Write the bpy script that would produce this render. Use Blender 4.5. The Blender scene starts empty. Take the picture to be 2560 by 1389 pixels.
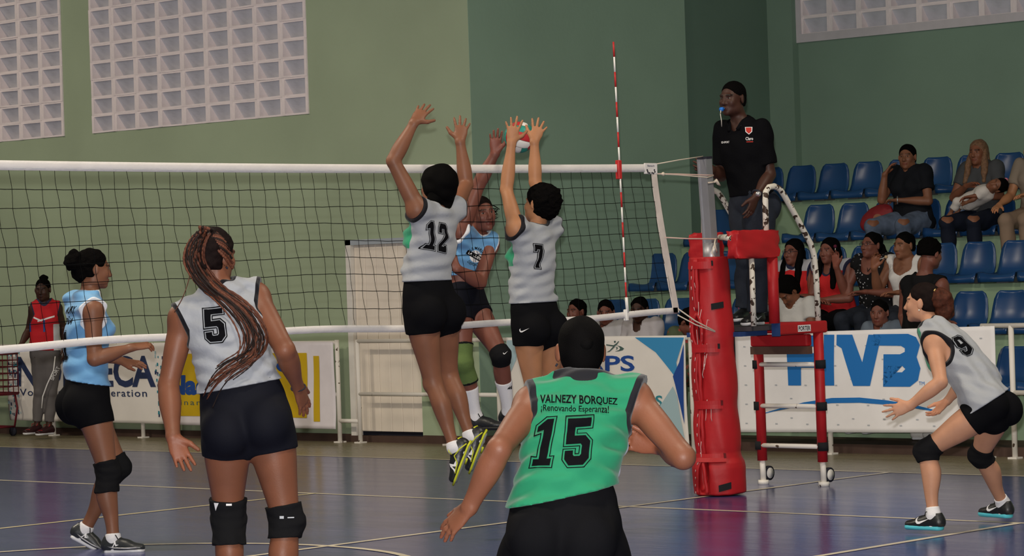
import bpy, bmesh, math, random
import numpy as np
from mathutils import Vector, Matrix
from mathutils.bvhtree import BVHTree

# ---------------------------------------------------------------- camera, world, lights, exposure
S = bpy.context.scene
COL = S.collection
IW, IH = 2560, 1389
CAM = np.array([-14.06955, -11.88950, 1.57023]); FPX = 6976.2
YAW, PIT, ROL = 0.740745, -0.0020577, -0.0332298
FW = np.array([math.cos(YAW)*math.cos(PIT), math.sin(YAW)*math.cos(PIT), math.sin(PIT)])
_r = np.cross(FW, [0, 0, 1]); _r /= np.linalg.norm(_r); _u = np.cross(_r, FW)
RT = math.cos(ROL)*_r + math.sin(ROL)*_u
UP = -math.sin(ROL)*_r + math.cos(ROL)*_u
cd = bpy.data.cameras.new('camera'); cam = bpy.data.objects.new('camera', cd); COL.objects.link(cam)
cd.sensor_width = 36; cd.lens = FPX/IW*36; cd.clip_start = 0.1; cd.clip_end = 200
M = Matrix.Identity(4)
for i in range(3):
    M[i][0] = RT[i]; M[i][1] = UP[i]; M[i][2] = -FW[i]; M[i][3] = CAM[i]
cam.matrix_world = M
S.camera = cam

w = bpy.data.worlds.new('world'); S.world = w; w.use_nodes = True
w.node_tree.nodes['Background'].inputs[0].default_value = (0.80, 0.86, 0.94, 1)
w.node_tree.nodes['Background'].inputs[1].default_value = 0.050

def lamp(name, typ, loc, energy, color, **k):
    l = bpy.data.lights.new(name, typ); o = bpy.data.objects.new(name, l); COL.objects.link(o)
    o.location = loc; l.energy = energy; l.color = color
    for a, b in k.items(): setattr(l, a, b)
    return o
# the photographer's flash, mounted just above the lens
fl = CAM + UP*0.15 + RT*(-0.02) + FW*0.02
lamp('camera_flash', 'POINT', fl, 5100, (1.0, 0.96, 0.92), shadow_soft_size=0.03)
# gymnasium roof lamps (high above the court, out of view)
for i, (x, y, e) in enumerate([(-5, 8.5, 400), (-5, 2, 360), (0, 14, 150), (-8, -6, 290), (0, -5, 280)]):
    lamp('roof_lamp', 'AREA', (x, y, 7.4), e, (1.0, 0.88, 0.70), shape='DISK', size=1.2)

S.view_settings.view_transform = 'Standard'; S.view_settings.look = 'None'
S.view_settings.exposure = 0.0; S.view_settings.gamma = 1.0
S.view_settings.use_curve_mapping = False

# ---------------------------------------------------------------- helpers
def V(*a): return np.array(a, float)
def nrm(v):
    v = np.asarray(v, float); return v/max(1e-9, np.linalg.norm(v))
def ray(x, y): return FW + RT*(x-IW/2)/FPX - UP*(y-IH/2)/FPX
def at(x, y, d): return CAM + ray(x, y)*d
def onX(x, y, X): d = ray(x, y); return CAM + d*((X-CAM[0])/d[0])
def onY(x, y, Y): d = ray(x, y); return CAM + d*((Y-CAM[1])/d[1])
def onZ(x, y, Z=0.): d = ray(x, y); return CAM + d*((Z-CAM[2])/d[2])
def cv(a, b, c): return nrm(RT*a + UP*b + FW*c)     # direction: right, up, away
def depth(p): return float((np.asarray(p)-CAM) @ FW)

def link(name, me, mat=None, parent=None):
    o = bpy.data.objects.new(name, me); COL.objects.link(o)
    if mat is not None:
        for m in (mat if isinstance(mat, (list, tuple)) else [mat]): me.materials.append(m)
    if parent is not None: o.parent = parent
    return o
def tag(o, label=None, cat=None, group=None, kind=None):
    if label: o['label'] = label
    if cat: o['category'] = cat
    if group: o['group'] = group
    if kind: o['kind'] = kind
    return o
def empty(name, loc=(0, 0, 0), label=None, cat=None, group=None, kind=None):
    o = bpy.data.objects.new(name, None); COL.objects.link(o); o.location = loc; o.empty_display_size = .1
    return tag(o, label, cat, group, kind)

class MB:
    """collects simple shapes into one mesh"""
    def __init__(s): s.v = []; s.f = []; s.smooth = []
    def add(s, vs, fs, sm=False):
        b = len(s.v); s.v += [tuple(map(float, v)) for v in vs]
        s.f += [tuple(i+b for i in f) for f in fs]; s.smooth += [sm]*len(fs); return s
    def box(s, lo, hi):
        x0, y0, z0 = lo; x1, y1, z1 = hi
        return s.add([(x0,y0,z0),(x1,y0,z0),(x1,y1,z0),(x0,y1,z0),(x0,y0,z1),(x1,y0,z1),(x1,y1,z1),(x0,y1,z1)],
              [(0,3,2,1),(4,5,6,7),(0,1,5,4),(1,2,6,5),(2,3,7,6),(3,0,4,7)])
    def obox(s, c, ax, ay, az, hx, hy, hz):
        c = np.asarray(c); vs = []
        for k in (-1, 1):
            for (i, j) in ((-1,-1),(1,-1),(1,1),(-1,1)): vs.append(c+ax*hx*i+ay*hy*j+az*hz*k)
        return s.add(vs, [(0,3,2,1),(4,5,6,7),(0,1,5,4),(1,2,6,5),(2,3,7,6),(3,0,4,7)])
    def tube(s, pts, r, n=8, cap=True, ell=None):
        pts = [np.asarray(p, float) for p in pts]; m = len(pts)
        rr = r if hasattr(r, '__len__') else [r]*m
        vs = []; prev = None
        for i, p in enumerate(pts):
            t = nrm(pts[min(i+1, m-1)] - pts[max(i-1, 0)])
            if prev is None:
                a = np.cross(t, [0, 0, 1]) if abs(t[2]) < .9 else np.cross(t, [1, 0, 0])
            else: a = prev - t*(prev@t)
            a = nrm(a); b = np.cross(t, a); prev = a
            for k in range(n):
                an = 2*math.pi*k/n
                vs.append(p + rr[i]*(a*math.cos(an) + b*math.sin(an)*(ell or 1)))
        fs = [(i*n+k, i*n+(k+1) % n, (i+1)*n+(k+1) % n, (i+1)*n+k) for i in range(m-1) for k in range(n)]
        if cap: fs += [tuple(range(n-1, -1, -1)), tuple(range((m-1)*n, m*n))]
        return s.add(vs, fs, True)
    def grid(s, fn, nu, nv, sm=True, closed_u=False):
        vs = [fn(i/(nu if closed_u else nu-1), j/(nv-1)) for j in range(nv) for i in range(nu)]
        e = nu if closed_u else nu-1
        fs = [(j*nu+i, j*nu+(i+1) % nu, (j+1)*nu+(i+1) % nu, (j+1)*nu+i) for j in range(nv-1) for i in range(e)]
        return s.add(vs, fs, sm)
    def mesh(s, name):
        me = bpy.data.meshes.new(name); me.from_pydata(s.v, [], s.f); me.update()
        me.polygons.foreach_set('use_smooth', s.smooth); return me
    def build(s, name, mat, parent=None, origin=None):
        return link(name, s.mesh(name), mat, parent)
def bevel(o, wd=.006, seg=2):
    m = o.modifiers.new('bevel', 'BEVEL'); m.width = wd; m.segments = seg; m.limit_method = 'ANGLE'; return o

# ---------------------------------------------------------------- materials
MATS = {}
def mat(name, col, rough=.6, spec=.22, metal=0., var=0., vscale=8., bump=0., bscale=40., attr=None, vcol=None, coat=0., sheen=0., stretch=None, detail=4.):
    """procedural principled material; attr = list of (attribute, colour): where attribute>0 the colour is used"""
    if name in MATS: return MATS[name]
    m = bpy.data.materials.new(name); m.use_nodes = True; nt = m.node_tree; N = nt.nodes; L = nt.links
    b = N['Principled BSDF']
    b.inputs['Roughness'].default_value = rough; b.inputs['Metallic'].default_value = metal
    b.inputs['Specular IOR Level'].default_value = spec
    b.inputs['Coat Weight'].default_value = coat
    b.inputs['Sheen Weight'].default_value = sheen
    c4 = (*col, 1)
    rgb = N.new('ShaderNodeRGB'); rgb.outputs[0].default_value = c4; out = rgb.outputs[0]
    for (a, c) in (attr or []):
        at_ = N.new('ShaderNodeAttribute'); at_.attribute_name = a
        g = N.new('ShaderNodeMath'); g.operation = 'GREATER_THAN'; g.inputs[1].default_value = 0; L.new(at_.outputs['Fac'], g.inputs[0])
        mx = N.new('ShaderNodeMix'); mx.data_type = 'RGBA'; L.new(g.outputs[0], mx.inputs[0]); L.new(out, mx.inputs[6])
        mx.inputs[7].default_value = (*c, 1); out = mx.outputs[2]
    if vcol:
        at_ = N.new('ShaderNodeAttribute'); at_.attribute_name = vcol
        mx = N.new('ShaderNodeMix'); mx.data_type = 'RGBA'; mx.blend_type = 'MULTIPLY'; mx.inputs[0].default_value = 1
        L.new(out, mx.inputs[6]); L.new(at_.outputs['Color'], mx.inputs[7]); out = mx.outputs[2]
    tc = None
    def coord():
        nonlocal tc
        if tc is None:
            t = N.new('ShaderNodeTexCoord'); tc = t.outputs['Object']
            if stretch:
                mp = N.new('ShaderNodeMapping'); mp.inputs['Scale'].default_value = stretch; L.new(tc, mp.inputs[0]); tc = mp.outputs[0]
        return tc
    if var:
        no = N.new('ShaderNodeTexNoise'); no.inputs['Scale'].default_value = vscale; no.inputs['Detail'].default_value = detail
        L.new(coord(), no.inputs['Vector'])
        mr = N.new('ShaderNodeMapRange'); mr.inputs[1].default_value = .25; mr.inputs[2].default_value = .75
        mr.inputs[3].default_value = 1-var; mr.inputs[4].default_value = 1+var; L.new(no.outputs['Fac'], mr.inputs[0])
        mx = N.new('ShaderNodeMix'); mx.data_type = 'RGBA'; mx.blend_type = 'MULTIPLY'; mx.inputs[0].default_value = 1
        L.new(out, mx.inputs[6]); L.new(mr.outputs[0], mx.inputs[7]); out = mx.outputs[2]
    L.new(out, b.inputs['Base Color'])
    if bump:
        no = N.new('ShaderNodeTexNoise'); no.inputs['Scale'].default_value = bscale; no.inputs['Detail'].default_value = 3
        L.new(coord(), no.inputs['Vector'])
        bp = N.new('ShaderNodeBump'); bp.inputs['Strength'].default_value = bump; bp.inputs['Distance'].default_value = .01
        L.new(no.outputs['Fac'], bp.inputs['Height']); L.new(bp.outputs[0], b.inputs['Normal'])
    MATS[name] = m; return m
def chipped(name, col, under, amount=.62, scale=14., rough=.45):
    """paint with worn-off patches"""
    if name in MATS: return MATS[name]
    m = mat(name, col, rough); nt = m.node_tree; N = nt.nodes; L = nt.links; b = N['Principled BSDF']
    t = N.new('ShaderNodeTexCoord'); no = N.new('ShaderNodeTexNoise'); no.inputs['Scale'].default_value = scale; no.inputs['Detail'].default_value = 6
    L.new(t.outputs['Object'], no.inputs['Vector'])
    g = N.new('ShaderNodeMath'); g.operation = 'GREATER_THAN'; g.inputs[1].default_value = amount; L.new(no.outputs['Fac'], g.inputs[0])
    mx = N.new('ShaderNodeMix'); mx.data_type = 'RGBA'; L.new(g.outputs[0], mx.inputs[0]); mx.inputs[6].default_value = (*col, 1); mx.inputs[7].default_value = (*under, 1)
    L.new(mx.outputs[2], b.inputs['Base Color']); return m
# ---------------------------------------------------------------- implicit surfaces -> meshes
F32 = np.float32
def prof(st, n=48):
    """smooth dense table from a few stations (values at even spacing, or (s,value) rows)"""
    st = np.asarray(st, float)
    if st.ndim == 1: xs = np.linspace(0, 1, len(st)); ys = st
    else: xs, ys = st[:, 0], st[:, 1]
    if len(ys) == 1: return np.full(n, ys[0])
    t = np.linspace(0, 1, n); m = np.gradient(ys, xs)
    i = np.clip(np.searchsorted(xs, t, 'right')-1, 0, len(xs)-2); h = xs[i+1]-xs[i]; q = (t-xs[i])/h
    return ((2*q**3-3*q**2+1)*ys[i] + (q**3-2*q**2+q)*h*m[i] + (-2*q**3+3*q**2)*ys[i+1] + (q**3-q**2)*h*m[i+1])
class Loft:
    """tapered solid along A->B with elliptical sections (w along side, d along front)"""
    def __init__(s, A, B, w, d=None, side=None, off=None, k=.02, tag='', cuts=None, soff=None, endk=1.):
        s.A = np.asarray(A, float); s.B = np.asarray(B, float); s.ax = s.B-s.A; s.L = max(1e-6, np.linalg.norm(s.ax)); s.ax = s.ax/s.L
        if side is None: side = np.cross(s.ax, [0, 0, 1]) if abs(s.ax[2]) < .9 else np.cross(s.ax, [1, 0, 0])
        side = np.asarray(side, float); s.side = nrm(side - s.ax*(side@s.ax)); s.fr = np.cross(s.ax, s.side)
        s.w = prof(w); s.d = prof(d) if d is not None else s.w
        s.off = None if off is None else prof(off); s.soff = None if soff is None else prof(soff)
        s.k = k; s.tag = tag; s.cuts = cuts or []; s.endk = endk
    def flip(s): s.fr = -s.fr; return s
    def front(s, f):
        if s.fr @ np.asarray(f) < 0: s.fr = -s.fr
        return s
    def grown(s, g, tag=None, cuts=None, k=None, gd=None):
        import copy
        c = copy.copy(s); gw = prof(g) if hasattr(g, '__len__') else g
        c.w = s.w+gw; c.d = s.d+(gw if gd is None else gd); c.cuts = list(s.cuts)+(cuts or [])
        if k is not None: c.k = k
        return c
    def bbox(s, m):
        R = max(s.w.max(), s.d.max()) + (0 if s.off is None else abs(s.off).max()) + (0 if s.soff is None else abs(s.soff).max()) + m
        return np.minimum(s.A, s.B)-R, np.maximum(s.A, s.B)+R
    def ev(s, p):
        q = p-s.A.astype(p.dtype); return s.core(q@s.ax.astype(p.dtype), q@s.side.astype(p.dtype), q@s.fr.astype(p.dtype), p)
    def core(s, t, u, v, p):
        sc = np.clip(t/s.L, 0, 1); ti = (sc*(len(s.w)-1)); i = np.minimum(ti.astype(np.int32), len(s.w)-2); fr = (ti-i).astype(t.dtype)
        def lk(a): a = a.astype(t.dtype); return a[i]*(1-fr)+a[i+1]*fr
        w = lk(s.w); d = lk(s.d)
        if s.off is not None: v = v-lk(s.off)
        if s.soff is not None: u = u-lk(s.soff)
        ex = t-np.clip(t, 0, s.L); re = np.minimum(w, d)*s.endk
        a = u/w; b = v/d; c = ex/re
        k0 = np.sqrt(a*a+b*b+c*c); k1 = np.sqrt((a/w)**2+(b/d)**2+(c/re)**2)
        D = np.where(k1 > 1e-6, k0*(k0-1)/np.maximum(k1, 1e-6), -np.minimum(w, d))
        for (P, n) in s.cuts:
            D = np.maximum(D, (p-np.asarray(P, p.dtype))@np.asarray(n, p.dtype))
        return D
def Ball(c, r, axes=None, k=.02, tag='', cuts=None):
    """ellipsoid: r scalar or (along side, along front, along up) with axes=(side,front,up)"""
    r = np.array([r]*3 if np.isscalar(r) else r, float)
    ax = axes or (V(1,0,0), V(0,1,0), V(0,0,1)); e = 1e-3*r[2]
    l = Loft(np.asarray(c)-ax[2]*e, np.asarray(c)+ax[2]*e, [r[0]], [r[1]], side=ax[0], k=k, tag=tag, cuts=cuts, endk=r[2]/min(r[0], r[1]))
    l.front(ax[1])
    return l
def bb_ball(l, m):
    R = max(l.w.max(), l.d.max(), l.endk*min(l.w.max(), l.d.max()))+m
    return np.minimum(l.A, l.B)-R, np.maximum(l.A, l.B)+R
def smin(a, b, k):
    if k <= 0: return np.minimum(a, b)
    h = np.clip(.5+.5*(b-a)/k, 0, 1); return b*(1-h)+a*h-k*h*(1-h)
def fold(p, amp, seed=0, wl=.09, dirs=None):
    """soft cloth folds"""
    rg = np.random.RandomState(seed); o = 0
    for i in range(5):
        d = nrm(rg.normal(size=3)) if dirs is None else nrm(np.asarray(dirs[i % len(dirs)])+rg.normal(size=3)*.35)
        o = o+np.sin((p@d.astype(p.dtype))*(2*math.pi/(wl*rg.uniform(.7, 1.5)))+rg.uniform(0, 6))*rg.uniform(.4, 1)
    return (o*amp/3).astype(p.dtype)
def lump(p, amp, f, seed=0):
    rg = np.random.RandomState(seed); o = 0
    for i in range(6):
        d = nrm(rg.normal(size=3))*f*rg.uniform(.6, 1.6); o = o+np.sin(p@d.astype(p.dtype)+rg.uniform(0, 6))
    return (o*amp/3).astype(p.dtype)
def surface(prims, h, subs=(), cuts=(), warp=None, name='m'):
    los, his = zip(*[bb_ball(q, 3*h+q.k) if q.L < 2e-3*9 else q.bbox(3*h+q.k) for q in prims])
    lo = np.min(los, 0); hi = np.max(his, 0); n = np.ceil((hi-lo)/h).astype(int)+2
    g = np.full(n, .5, F32)
    axs = [(lo[i]+np.arange(n[i])*h).astype(F32) for i in range(3)]
    def box(l_, h_):
        a = np.maximum(0, np.floor((l_-lo)/h).astype(int)); b = np.minimum(n, np.ceil((h_-lo)/h).astype(int)+1); return a, b
    def pts(a, b):
        X = np.meshgrid(*[axs[i][a[i]:b[i]] for i in range(3)], indexing='ij'); return np.stack(X, -1)
    for q, l_, h_ in zip(prims, los, his):
        a, b = box(l_, h_); sl = tuple(slice(a[i], b[i]) for i in range(3))
        X = [axs[i][a[i]:b[i]] for i in range(3)]
        def pl(vec, off): return ((X[0]*F32(vec[0]))[:, None, None]+(X[1]*F32(vec[1]))[None, :, None]+(X[2]*F32(vec[2]))[None, None, :])-F32(off)
        R = max(q.w.max(), q.d.max(), q.endk*min(q.w.max(), q.d.max()))+(0 if q.off is None else abs(q.off).max())+3*h+q.k
        t = pl(q.ax, q.A@q.ax); u = pl(q.side, q.A@q.side); v = pl(q.fr, q.A@q.fr)
        f = np.flatnonzero((u*u+v*v < R*R) & (t > -R) & (t < q.L+R)); sub = g[sl].ravel()
        ii = np.unravel_index(f, t.shape); P_ = np.stack([X[k_][ii[k_]] for k_ in range(3)], -1) if q.cuts else None
        sub[f] = smin(sub[f], q.core(t.ravel()[f], u.ravel()[f], v.ravel()[f], P_), q.k); g[sl] = sub.reshape(t.shape)
    if warp is not None:
        idx = np.unravel_index(np.flatnonzero(np.abs(g) < .05), g.shape); P = np.stack([axs[i][idx[i]] for i in range(3)], -1); g[idx] += warp(P)
    for q in subs:
        l_, h_ = bb_ball(q, 3*h+q.k) if q.L < 2e-3*9 else q.bbox(3*h+q.k); a, b = box(l_, h_)
        if (b <= a).any(): continue
        sl = tuple(slice(a[i], b[i]) for i in range(3)); d = q.ev(pts(a, b)); g[sl] = -smin(-g[sl], d, q.k)
    for (P, nn) in cuts:
        idx = np.unravel_index(np.flatnonzero(g < .06), g.shape); p = np.stack([axs[i][idx[i]] for i in range(3)], -1)
        g[idx] = np.maximum(g[idx], (p-np.asarray(P, F32))@np.asarray(nn, F32))
    return nets(g, lo, h, name)
_CO = np.array([[i, j, k] for i in (0, 1) for j in (0, 1) for k in (0, 1)])
_ED = [(a, b) for a in range(8) for b in range(a+1, 8) if np.abs(_CO[a]-_CO[b]).sum() == 1]
def nets(g, lo, h, name):
    ins = g < 0; c = np.zeros(np.array(g.shape)-1, np.uint8); s = g.shape
    for (i, j, k) in _CO: c += ins[i:s[0]-1+i, j:s[1]-1+j, k:s[2]-1+k]
    idx = np.stack(np.unravel_index(np.flatnonzero((c > 0) & (c < 8)), c.shape), 1); nv = len(idx)
    ids = np.full(c.shape, -1, np.int32); ids[tuple(idx.T)] = np.arange(nv)
    val = np.stack([g[tuple((idx+o).T)] for o in _CO], 1)
    acc = np.zeros((nv, 3)); cnt = np.zeros(nv)
    for a, b in _ED:
        va, vb = val[:, a], val[:, b]; m = (va < 0) != (vb < 0); t = np.zeros(nv); t[m] = va[m]/(va[m]-vb[m])
        acc += m[:, None]*(_CO[a]+t[:, None]*(_CO[b]-_CO[a])); cnt += m
    vs = lo+(idx+acc/cnt[:, None])*h
    quads = []
    for ax in range(3):
        A = [slice(None)]*3; B = [slice(None)]*3; A[ax] = slice(0, -1); B[ax] = slice(1, None)
        ch = ins[tuple(A)] != ins[tuple(B)]; e = np.stack(np.unravel_index(np.flatnonzero(ch), ch.shape), 1); o1, o2 = [i for i in range(3) if i != ax]
        ok = (e[:, o1] > 0) & (e[:, o2] > 0) & (e[:, o1] < s[o1]-1) & (e[:, o2] < s[o2]-1); e = e[ok]
        def cell(d1, d2):
            q = e.copy(); q[:, o1] -= d1; q[:, o2] -= d2; return ids[tuple(q.T)]
        Q = np.stack([cell(1, 1), cell(0, 1), cell(0, 0), cell(1, 0)], 1)
        fl = ins[tuple(e.T)]
        if ax == 1: fl = ~fl
        Q[~fl] = Q[~fl][:, ::-1]; quads.append(Q)
    Q = np.concatenate(quads); Q = Q[(Q >= 0).all(1)]
    me = bpy.data.meshes.new(name)
    me.vertices.add(nv); me.vertices.foreach_set('co', vs.astype(F32).ravel())
    me.loops.add(Q.size); me.loops.foreach_set('vertex_index', Q.astype(np.int32).ravel())
    me.polygons.add(len(Q)); me.polygons.foreach_set('loop_start', np.arange(0, Q.size, 4, dtype=np.int32))
    me.polygons.foreach_set('use_smooth', np.ones(len(Q), bool))
    me.update(calc_edges=True)
    return me
def verts(me):
    a = np.empty(len(me.vertices)*3, F32); me.vertices.foreach_get('co', a); return a.reshape(-1, 3)
def setattr_f(me, name, vals):
    a = me.attributes.new(name, 'FLOAT', 'POINT'); a.data.foreach_set('value', np.asarray(vals, F32))
def setattr_c(me, name, cols):
    a = me.attributes.new(name, 'FLOAT_COLOR', 'POINT'); c = np.ones((len(cols), 4), F32); c[:, :3] = cols; a.data.foreach_set('color', c.ravel())
def bvh_of(o):
    me = o.data; vs = verts(me).tolist(); n = len(me.polygons)
    if len(me.loops) == 4*n:
        a = np.empty(4*n, np.int32); me.loops.foreach_get('vertex_index', a); return BVHTree.FromPolygons(vs, a.reshape(-1, 4).tolist())
    return BVHTree.FromPolygons(vs, [tuple(p.vertices) for p in me.polygons])

# ---------------------------------------------------------------- flat print laid on curved surfaces
def offs(poly, e):
    """mitred offset of a closed counter-clockwise polygon"""
    P = np.asarray(poly, float); n = len(P); out = []
    for i in range(n):
        a, b, c = P[i-1], P[i], P[(i+1) % n]; d1 = nrm(b-a); d2 = nrm(c-b); n1 = V(d1[1], -d1[0]); n2 = V(d2[1], -d2[0]); m = n1+n2
        out.append(b+m*(e/max(.35, (m@m)/2)))
    return out
def refine(bm, mx, it=7):
    for _ in range(it):
        es = [e for e in bm.edges if e.calc_length() > mx]
        if not es: break
        bmesh.ops.subdivide_edges(bm, edges=es, cuts=1); bmesh.ops.triangulate(bm, faces=[f for f in bm.faces if len(f.verts) > 3])
def poly_bm(loops):
    bm = bmesh.new(); es = []
    for lp in loops:
        vs = [bm.verts.new((p[0], p[1], 0)) for p in lp]; es += [bm.edges.new((vs[i], vs[(i+1) % len(vs)])) for i in range(len(vs))]
    bmesh.ops.triangle_fill(bm, use_beauty=True, edges=es); return bm
def ring_bm(poly, e1, e2):
    a, b = offs(poly, e1), offs(poly, e2); bm = bmesh.new(); n = len(a)
    va = [bm.verts.new((*p, 0)) for p in a]; vb = [bm.verts.new((*p, 0)) for p in b]
    for i in range(n): bm.faces.new((va[i], va[(i+1) % n], vb[(i+1) % n], vb[i]))
    bmesh.ops.triangulate(bm, faces=bm.faces[:]); return bm
_txt = {}
def text_bm(s, bold=0.0, sp=1.0, shear=0.):
    """lettering as a filled flat mesh, height of capitals about 0.7, left aligned at x=0"""
    key = (s, bold, sp, shear)
    c = bpy.data.curves.new('t', 'FONT'); c.body = s; c.size = 1; c.offset = bold; c.space_character = sp; c.shear = shear; c.resolution_u = 3
    o = bpy.data.objects.new('t', c); COL.objects.link(o)
    dg = bpy.context.evaluated_depsgraph_get(); me = bpy.data.meshes.new_from_object(o.evaluated_get(dg))
    bm = bmesh.new(); bm.from_mesh(me); bpy.data.objects.remove(o); bpy.data.curves.remove(c); bpy.data.meshes.remove(me)
    bmesh.ops.triangulate(bm, faces=bm.faces[:]); return bm
def bm_extent(bm):
    xs = [v.co.x for v in bm.verts]; ys = [v.co.y for v in bm.verts]; return min(xs), max(xs), min(ys), max(ys)
def fit(bm, x0, x1, y0, y1):
    a, b, c, d = bm_extent(bm)
    for v in bm.verts: v.co.x = x0+(v.co.x-a)/(b-a)*(x1-x0); v.co.y = y0+(v.co.y-c)/(d-c)*(y1-y0)
    return bm
def decal(name, bms, bvh, origin, right, up, m, parent, lift=.002, mx=.02, warpf=None):
    """lay flat lettering (bm coordinates in metres) on a surface; origin in front of the surface"""
    right = nrm(right); up = np.asarray(up, float); up = nrm(up-right*(up@right)); nor = np.cross(right, up)
    out = MB()
    for bm in (bms if isinstance(bms, list) else [bms]):
        refine(bm, mx); bm.verts.index_update(); vs = []
        for v in bm.verts:
            x, y = v.co.x, v.co.y
            if warpf: x, y = warpf(x, y)
            o = np.asarray(origin)+right*x+up*y; h = bvh.ray_cast(Vector(o+nor*.35), Vector(-nor), 2.2)
            if h[0] is None:
                h = bvh.find_nearest(Vector(o))
                if h[0] is None or h[3] > .05: vs.append(None); continue
            nn = h[1]
            if nn.dot(Vector(nor)) < 0: nn = -nn
            vs.append(h[0]+nn*lift)
        fs = [tuple(q.index for q in f.verts) for f in bm.faces]; fs = [f for f in fs if all(vs[i] is not None and (vs[i]-vs[f[0]]).length < .08+mx*2 for i in f) and vs[f[0]] is not None] if None in vs else fs
        used = sorted({i for f in fs for i in f}); mp = {a: b for b, a in enumerate(used)}; out.add([vs[i] for i in used], [tuple(mp[i] for i in f) for f in fs], True); bm.free()
    return out.build(name, m, parent)
GLY = {  # block numerals in a box 0..w x 0..1
 '1': [[(.06,0),(.54,0),(.54,.15),(.42,.15),(.42,1),(.24,1),(.03,.84),(.03,.71),(.20,.76),(.20,.15),(.06,.15)]],
 '2': [[(0,0),(.62,0),(.62,.24),(.44,.24),(.44,.19),(.24,.19),(.62,.55),(.62,.86),(.49,1),(.13,1),(0,.86),(0,.66),(.21,.66),(.21,.82),(.40,.82),(.40,.62),(0,.24)]],
 '5': [[(.12,0),(.49,0),(.62,.13),(.62,.50),(.49,.62),(.21,.62),(.21,.82),(.60,.82),(.60,1),(0,1),(0,.46),(.38,.46),(.42,.42),(.42,.22),(.38,.18),(.24,.18),(.21,.21),(.21,.31),(0,.31),(0,.13)]],
 '7': [[(.14,0),(.37,0),(.37,.26),(.62,.80),(.62,1),(0,1),(0,.72),(.17,.72),(.17,.81),(.40,.81),(.14,.28)]],
 '9': [[(.13,0),(.49,0),(.62,.14),(.62,.87),(.49,1),(.13,1),(0,.87),(0,.52),(.13,.39),(.41,.39),(.41,.19),(.21,.19),(.21,.30),(0,.30),(0,.14)], [(.21,.57),(.21,.82),(.41,.82),(.41,.57)]],
}
def number(txt, height, bvh, origin, right, up, parent, fill, line, gap=.017, ow=.014, wf=1., sp=.16, slant=0.):
    """varsity numeral: filled block with an inline gap and an outline, centred on origin"""
    W_ = sum((.62 if c != '1' else .56)*wf for c in txt)+sp*(len(txt)-1); x = -W_/2
    for c in txt:
        loops = [[((px*wf+x+slant*(py-.5))*height, (py-.5)*height) for px, py in lp] for lp in GLY[c]]
        decal('numeral', poly_bm(loops), bvh, origin, right, up, fill, parent, lift=.0035, mx=.013)
        decal('numeral_outline', ring_bm(loops[0], gap, gap+ow), bvh, origin, right, up, line, parent, lift=.0035, mx=.013)
        x += (.62 if c != '1' else .56)*wf+sp

def surf(bv, x, y):
    d = Vector(ray(x, y)).normalized(); h = bv.ray_cast(Vector(CAM), d); return np.array(h[0]) if h[0] is not None else None
# ---------------------------------------------------------------- people
LEN = dict(kn=.43, an=.42, el=.30, wr=.255, tip=.185, toe=.185, sh=.185, hip=.092)
PAR = dict(hip='pel', kn='hip', an='kn', toe='an', sh='neck', el='sh', wr='el', tip='wr')
DEBUG = False
class P: pass
def solve(J, Z, sc, zd=None):
    if 'pos3d' in J: return {k: np.asarray(v, float) for k, v in J['pos3d'].items()}
    pos = {}
    order = ['pel', 'neck', 'head', 'waist']+[a+s for s in 'LR' for a in ('hip', 'kn', 'an', 'toe', 'sh', 'el', 'wr', 'tip')]
    for n in order:
        if n not in J: continue
        x, y, d = J[n]
        if n == 'pel': pos[n] = at(x, y, Z+d); continue
        par = {'neck': 'pel', 'head': 'neck', 'waist': 'pel'}.get(n) or PAR[n[:-1]]+(n[-1] if n[:-1] not in ('hip', 'sh') else '')
        pp = pos[par]; z0 = depth(pp)
        if isinstance(d, str):
            L = LEN[n[:-1]]*sc; q = at(x, y, z0); lat = np.linalg.norm(q-pp); dz = math.sqrt(max(0, L*L-lat*lat))*(1 if d[0] == 'f' else -1)
            if len(d) > 1: dz *= float(d[1:])
            if DEBUG and lat > L*1.12: print('   stretched', n, round(lat, 3), 'vs', round(L, 3))
            pos[n] = at(x, y, z0+dz)
        else: pos[n] = at(x, y, z0+d)
    return pos
def hand_prims(wr, tip, palm, left, sc, curl=.25, spread=.18, thumb=.75, fist=False, curls=None):
    f = nrm(tip-wr); n = np.asarray(palm, float); n = nrm(n-f*(n@f)); th = np.cross(n, f)*(1 if left else -1)
    s = sc; out = [Loft(wr-f*.01, wr+f*.088*s, np.array([.027, .033, .039, .036])*s, np.array([.019, .017, .014, .011])*s, side=th, k=.012, tag='hand')]
    for i, (px, ln, r) in enumerate([(.029, .070, .0085), (.010, .078, .0088), (-.009, .072, .0085), (-.027, .056, .0076)]):
        b = wr+f*(.082-.006*abs(i-1.2))*s+th*px*s; a = spread*(1.3-i)*.75
        d = nrm(f*math.cos(a)+th*math.sin(a)); c = (curls[i] if curls else curl)*(1.25 if fist else 1); p = b-d*.012*s; dd = d
        for q, (lf, rr) in enumerate([(.44+.16, 1.), (.31, .92), (.25, .82)]):
            e = p+dd*ln*lf*s; out.append(Loft(p, e, np.array([r*rr*1.03, r*rr*.95])*s, k=.004, tag='hand')); p = e
            ang = c*(1.15 if q == 0 else .9); ax = np.cross(dd, n); dd = nrm(dd*math.cos(ang)+n*math.sin(ang))
    b = wr+f*.022*s+th*.022*s+n*.004*s; d = nrm(f*math.cos(thumb)+th*math.sin(thumb)+n*.22)
    m = b+d*.046*s; e = m+nrm(d*.8+f*.45)*.042*s
    out += [Loft(b, m, np.array([.0165, .0115])*s, k=.012, tag='hand'), Loft(m, e, np.array([.0112, .0088])*s, k=.006, tag='hand')]
    return out
def head_axes(fwd, up):
    fwd = nrm(fwd); up = np.asarray(up, float); up = nrm(up-fwd*(up@fwd)); return np.cross(fwd, up), fwd, up
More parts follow.
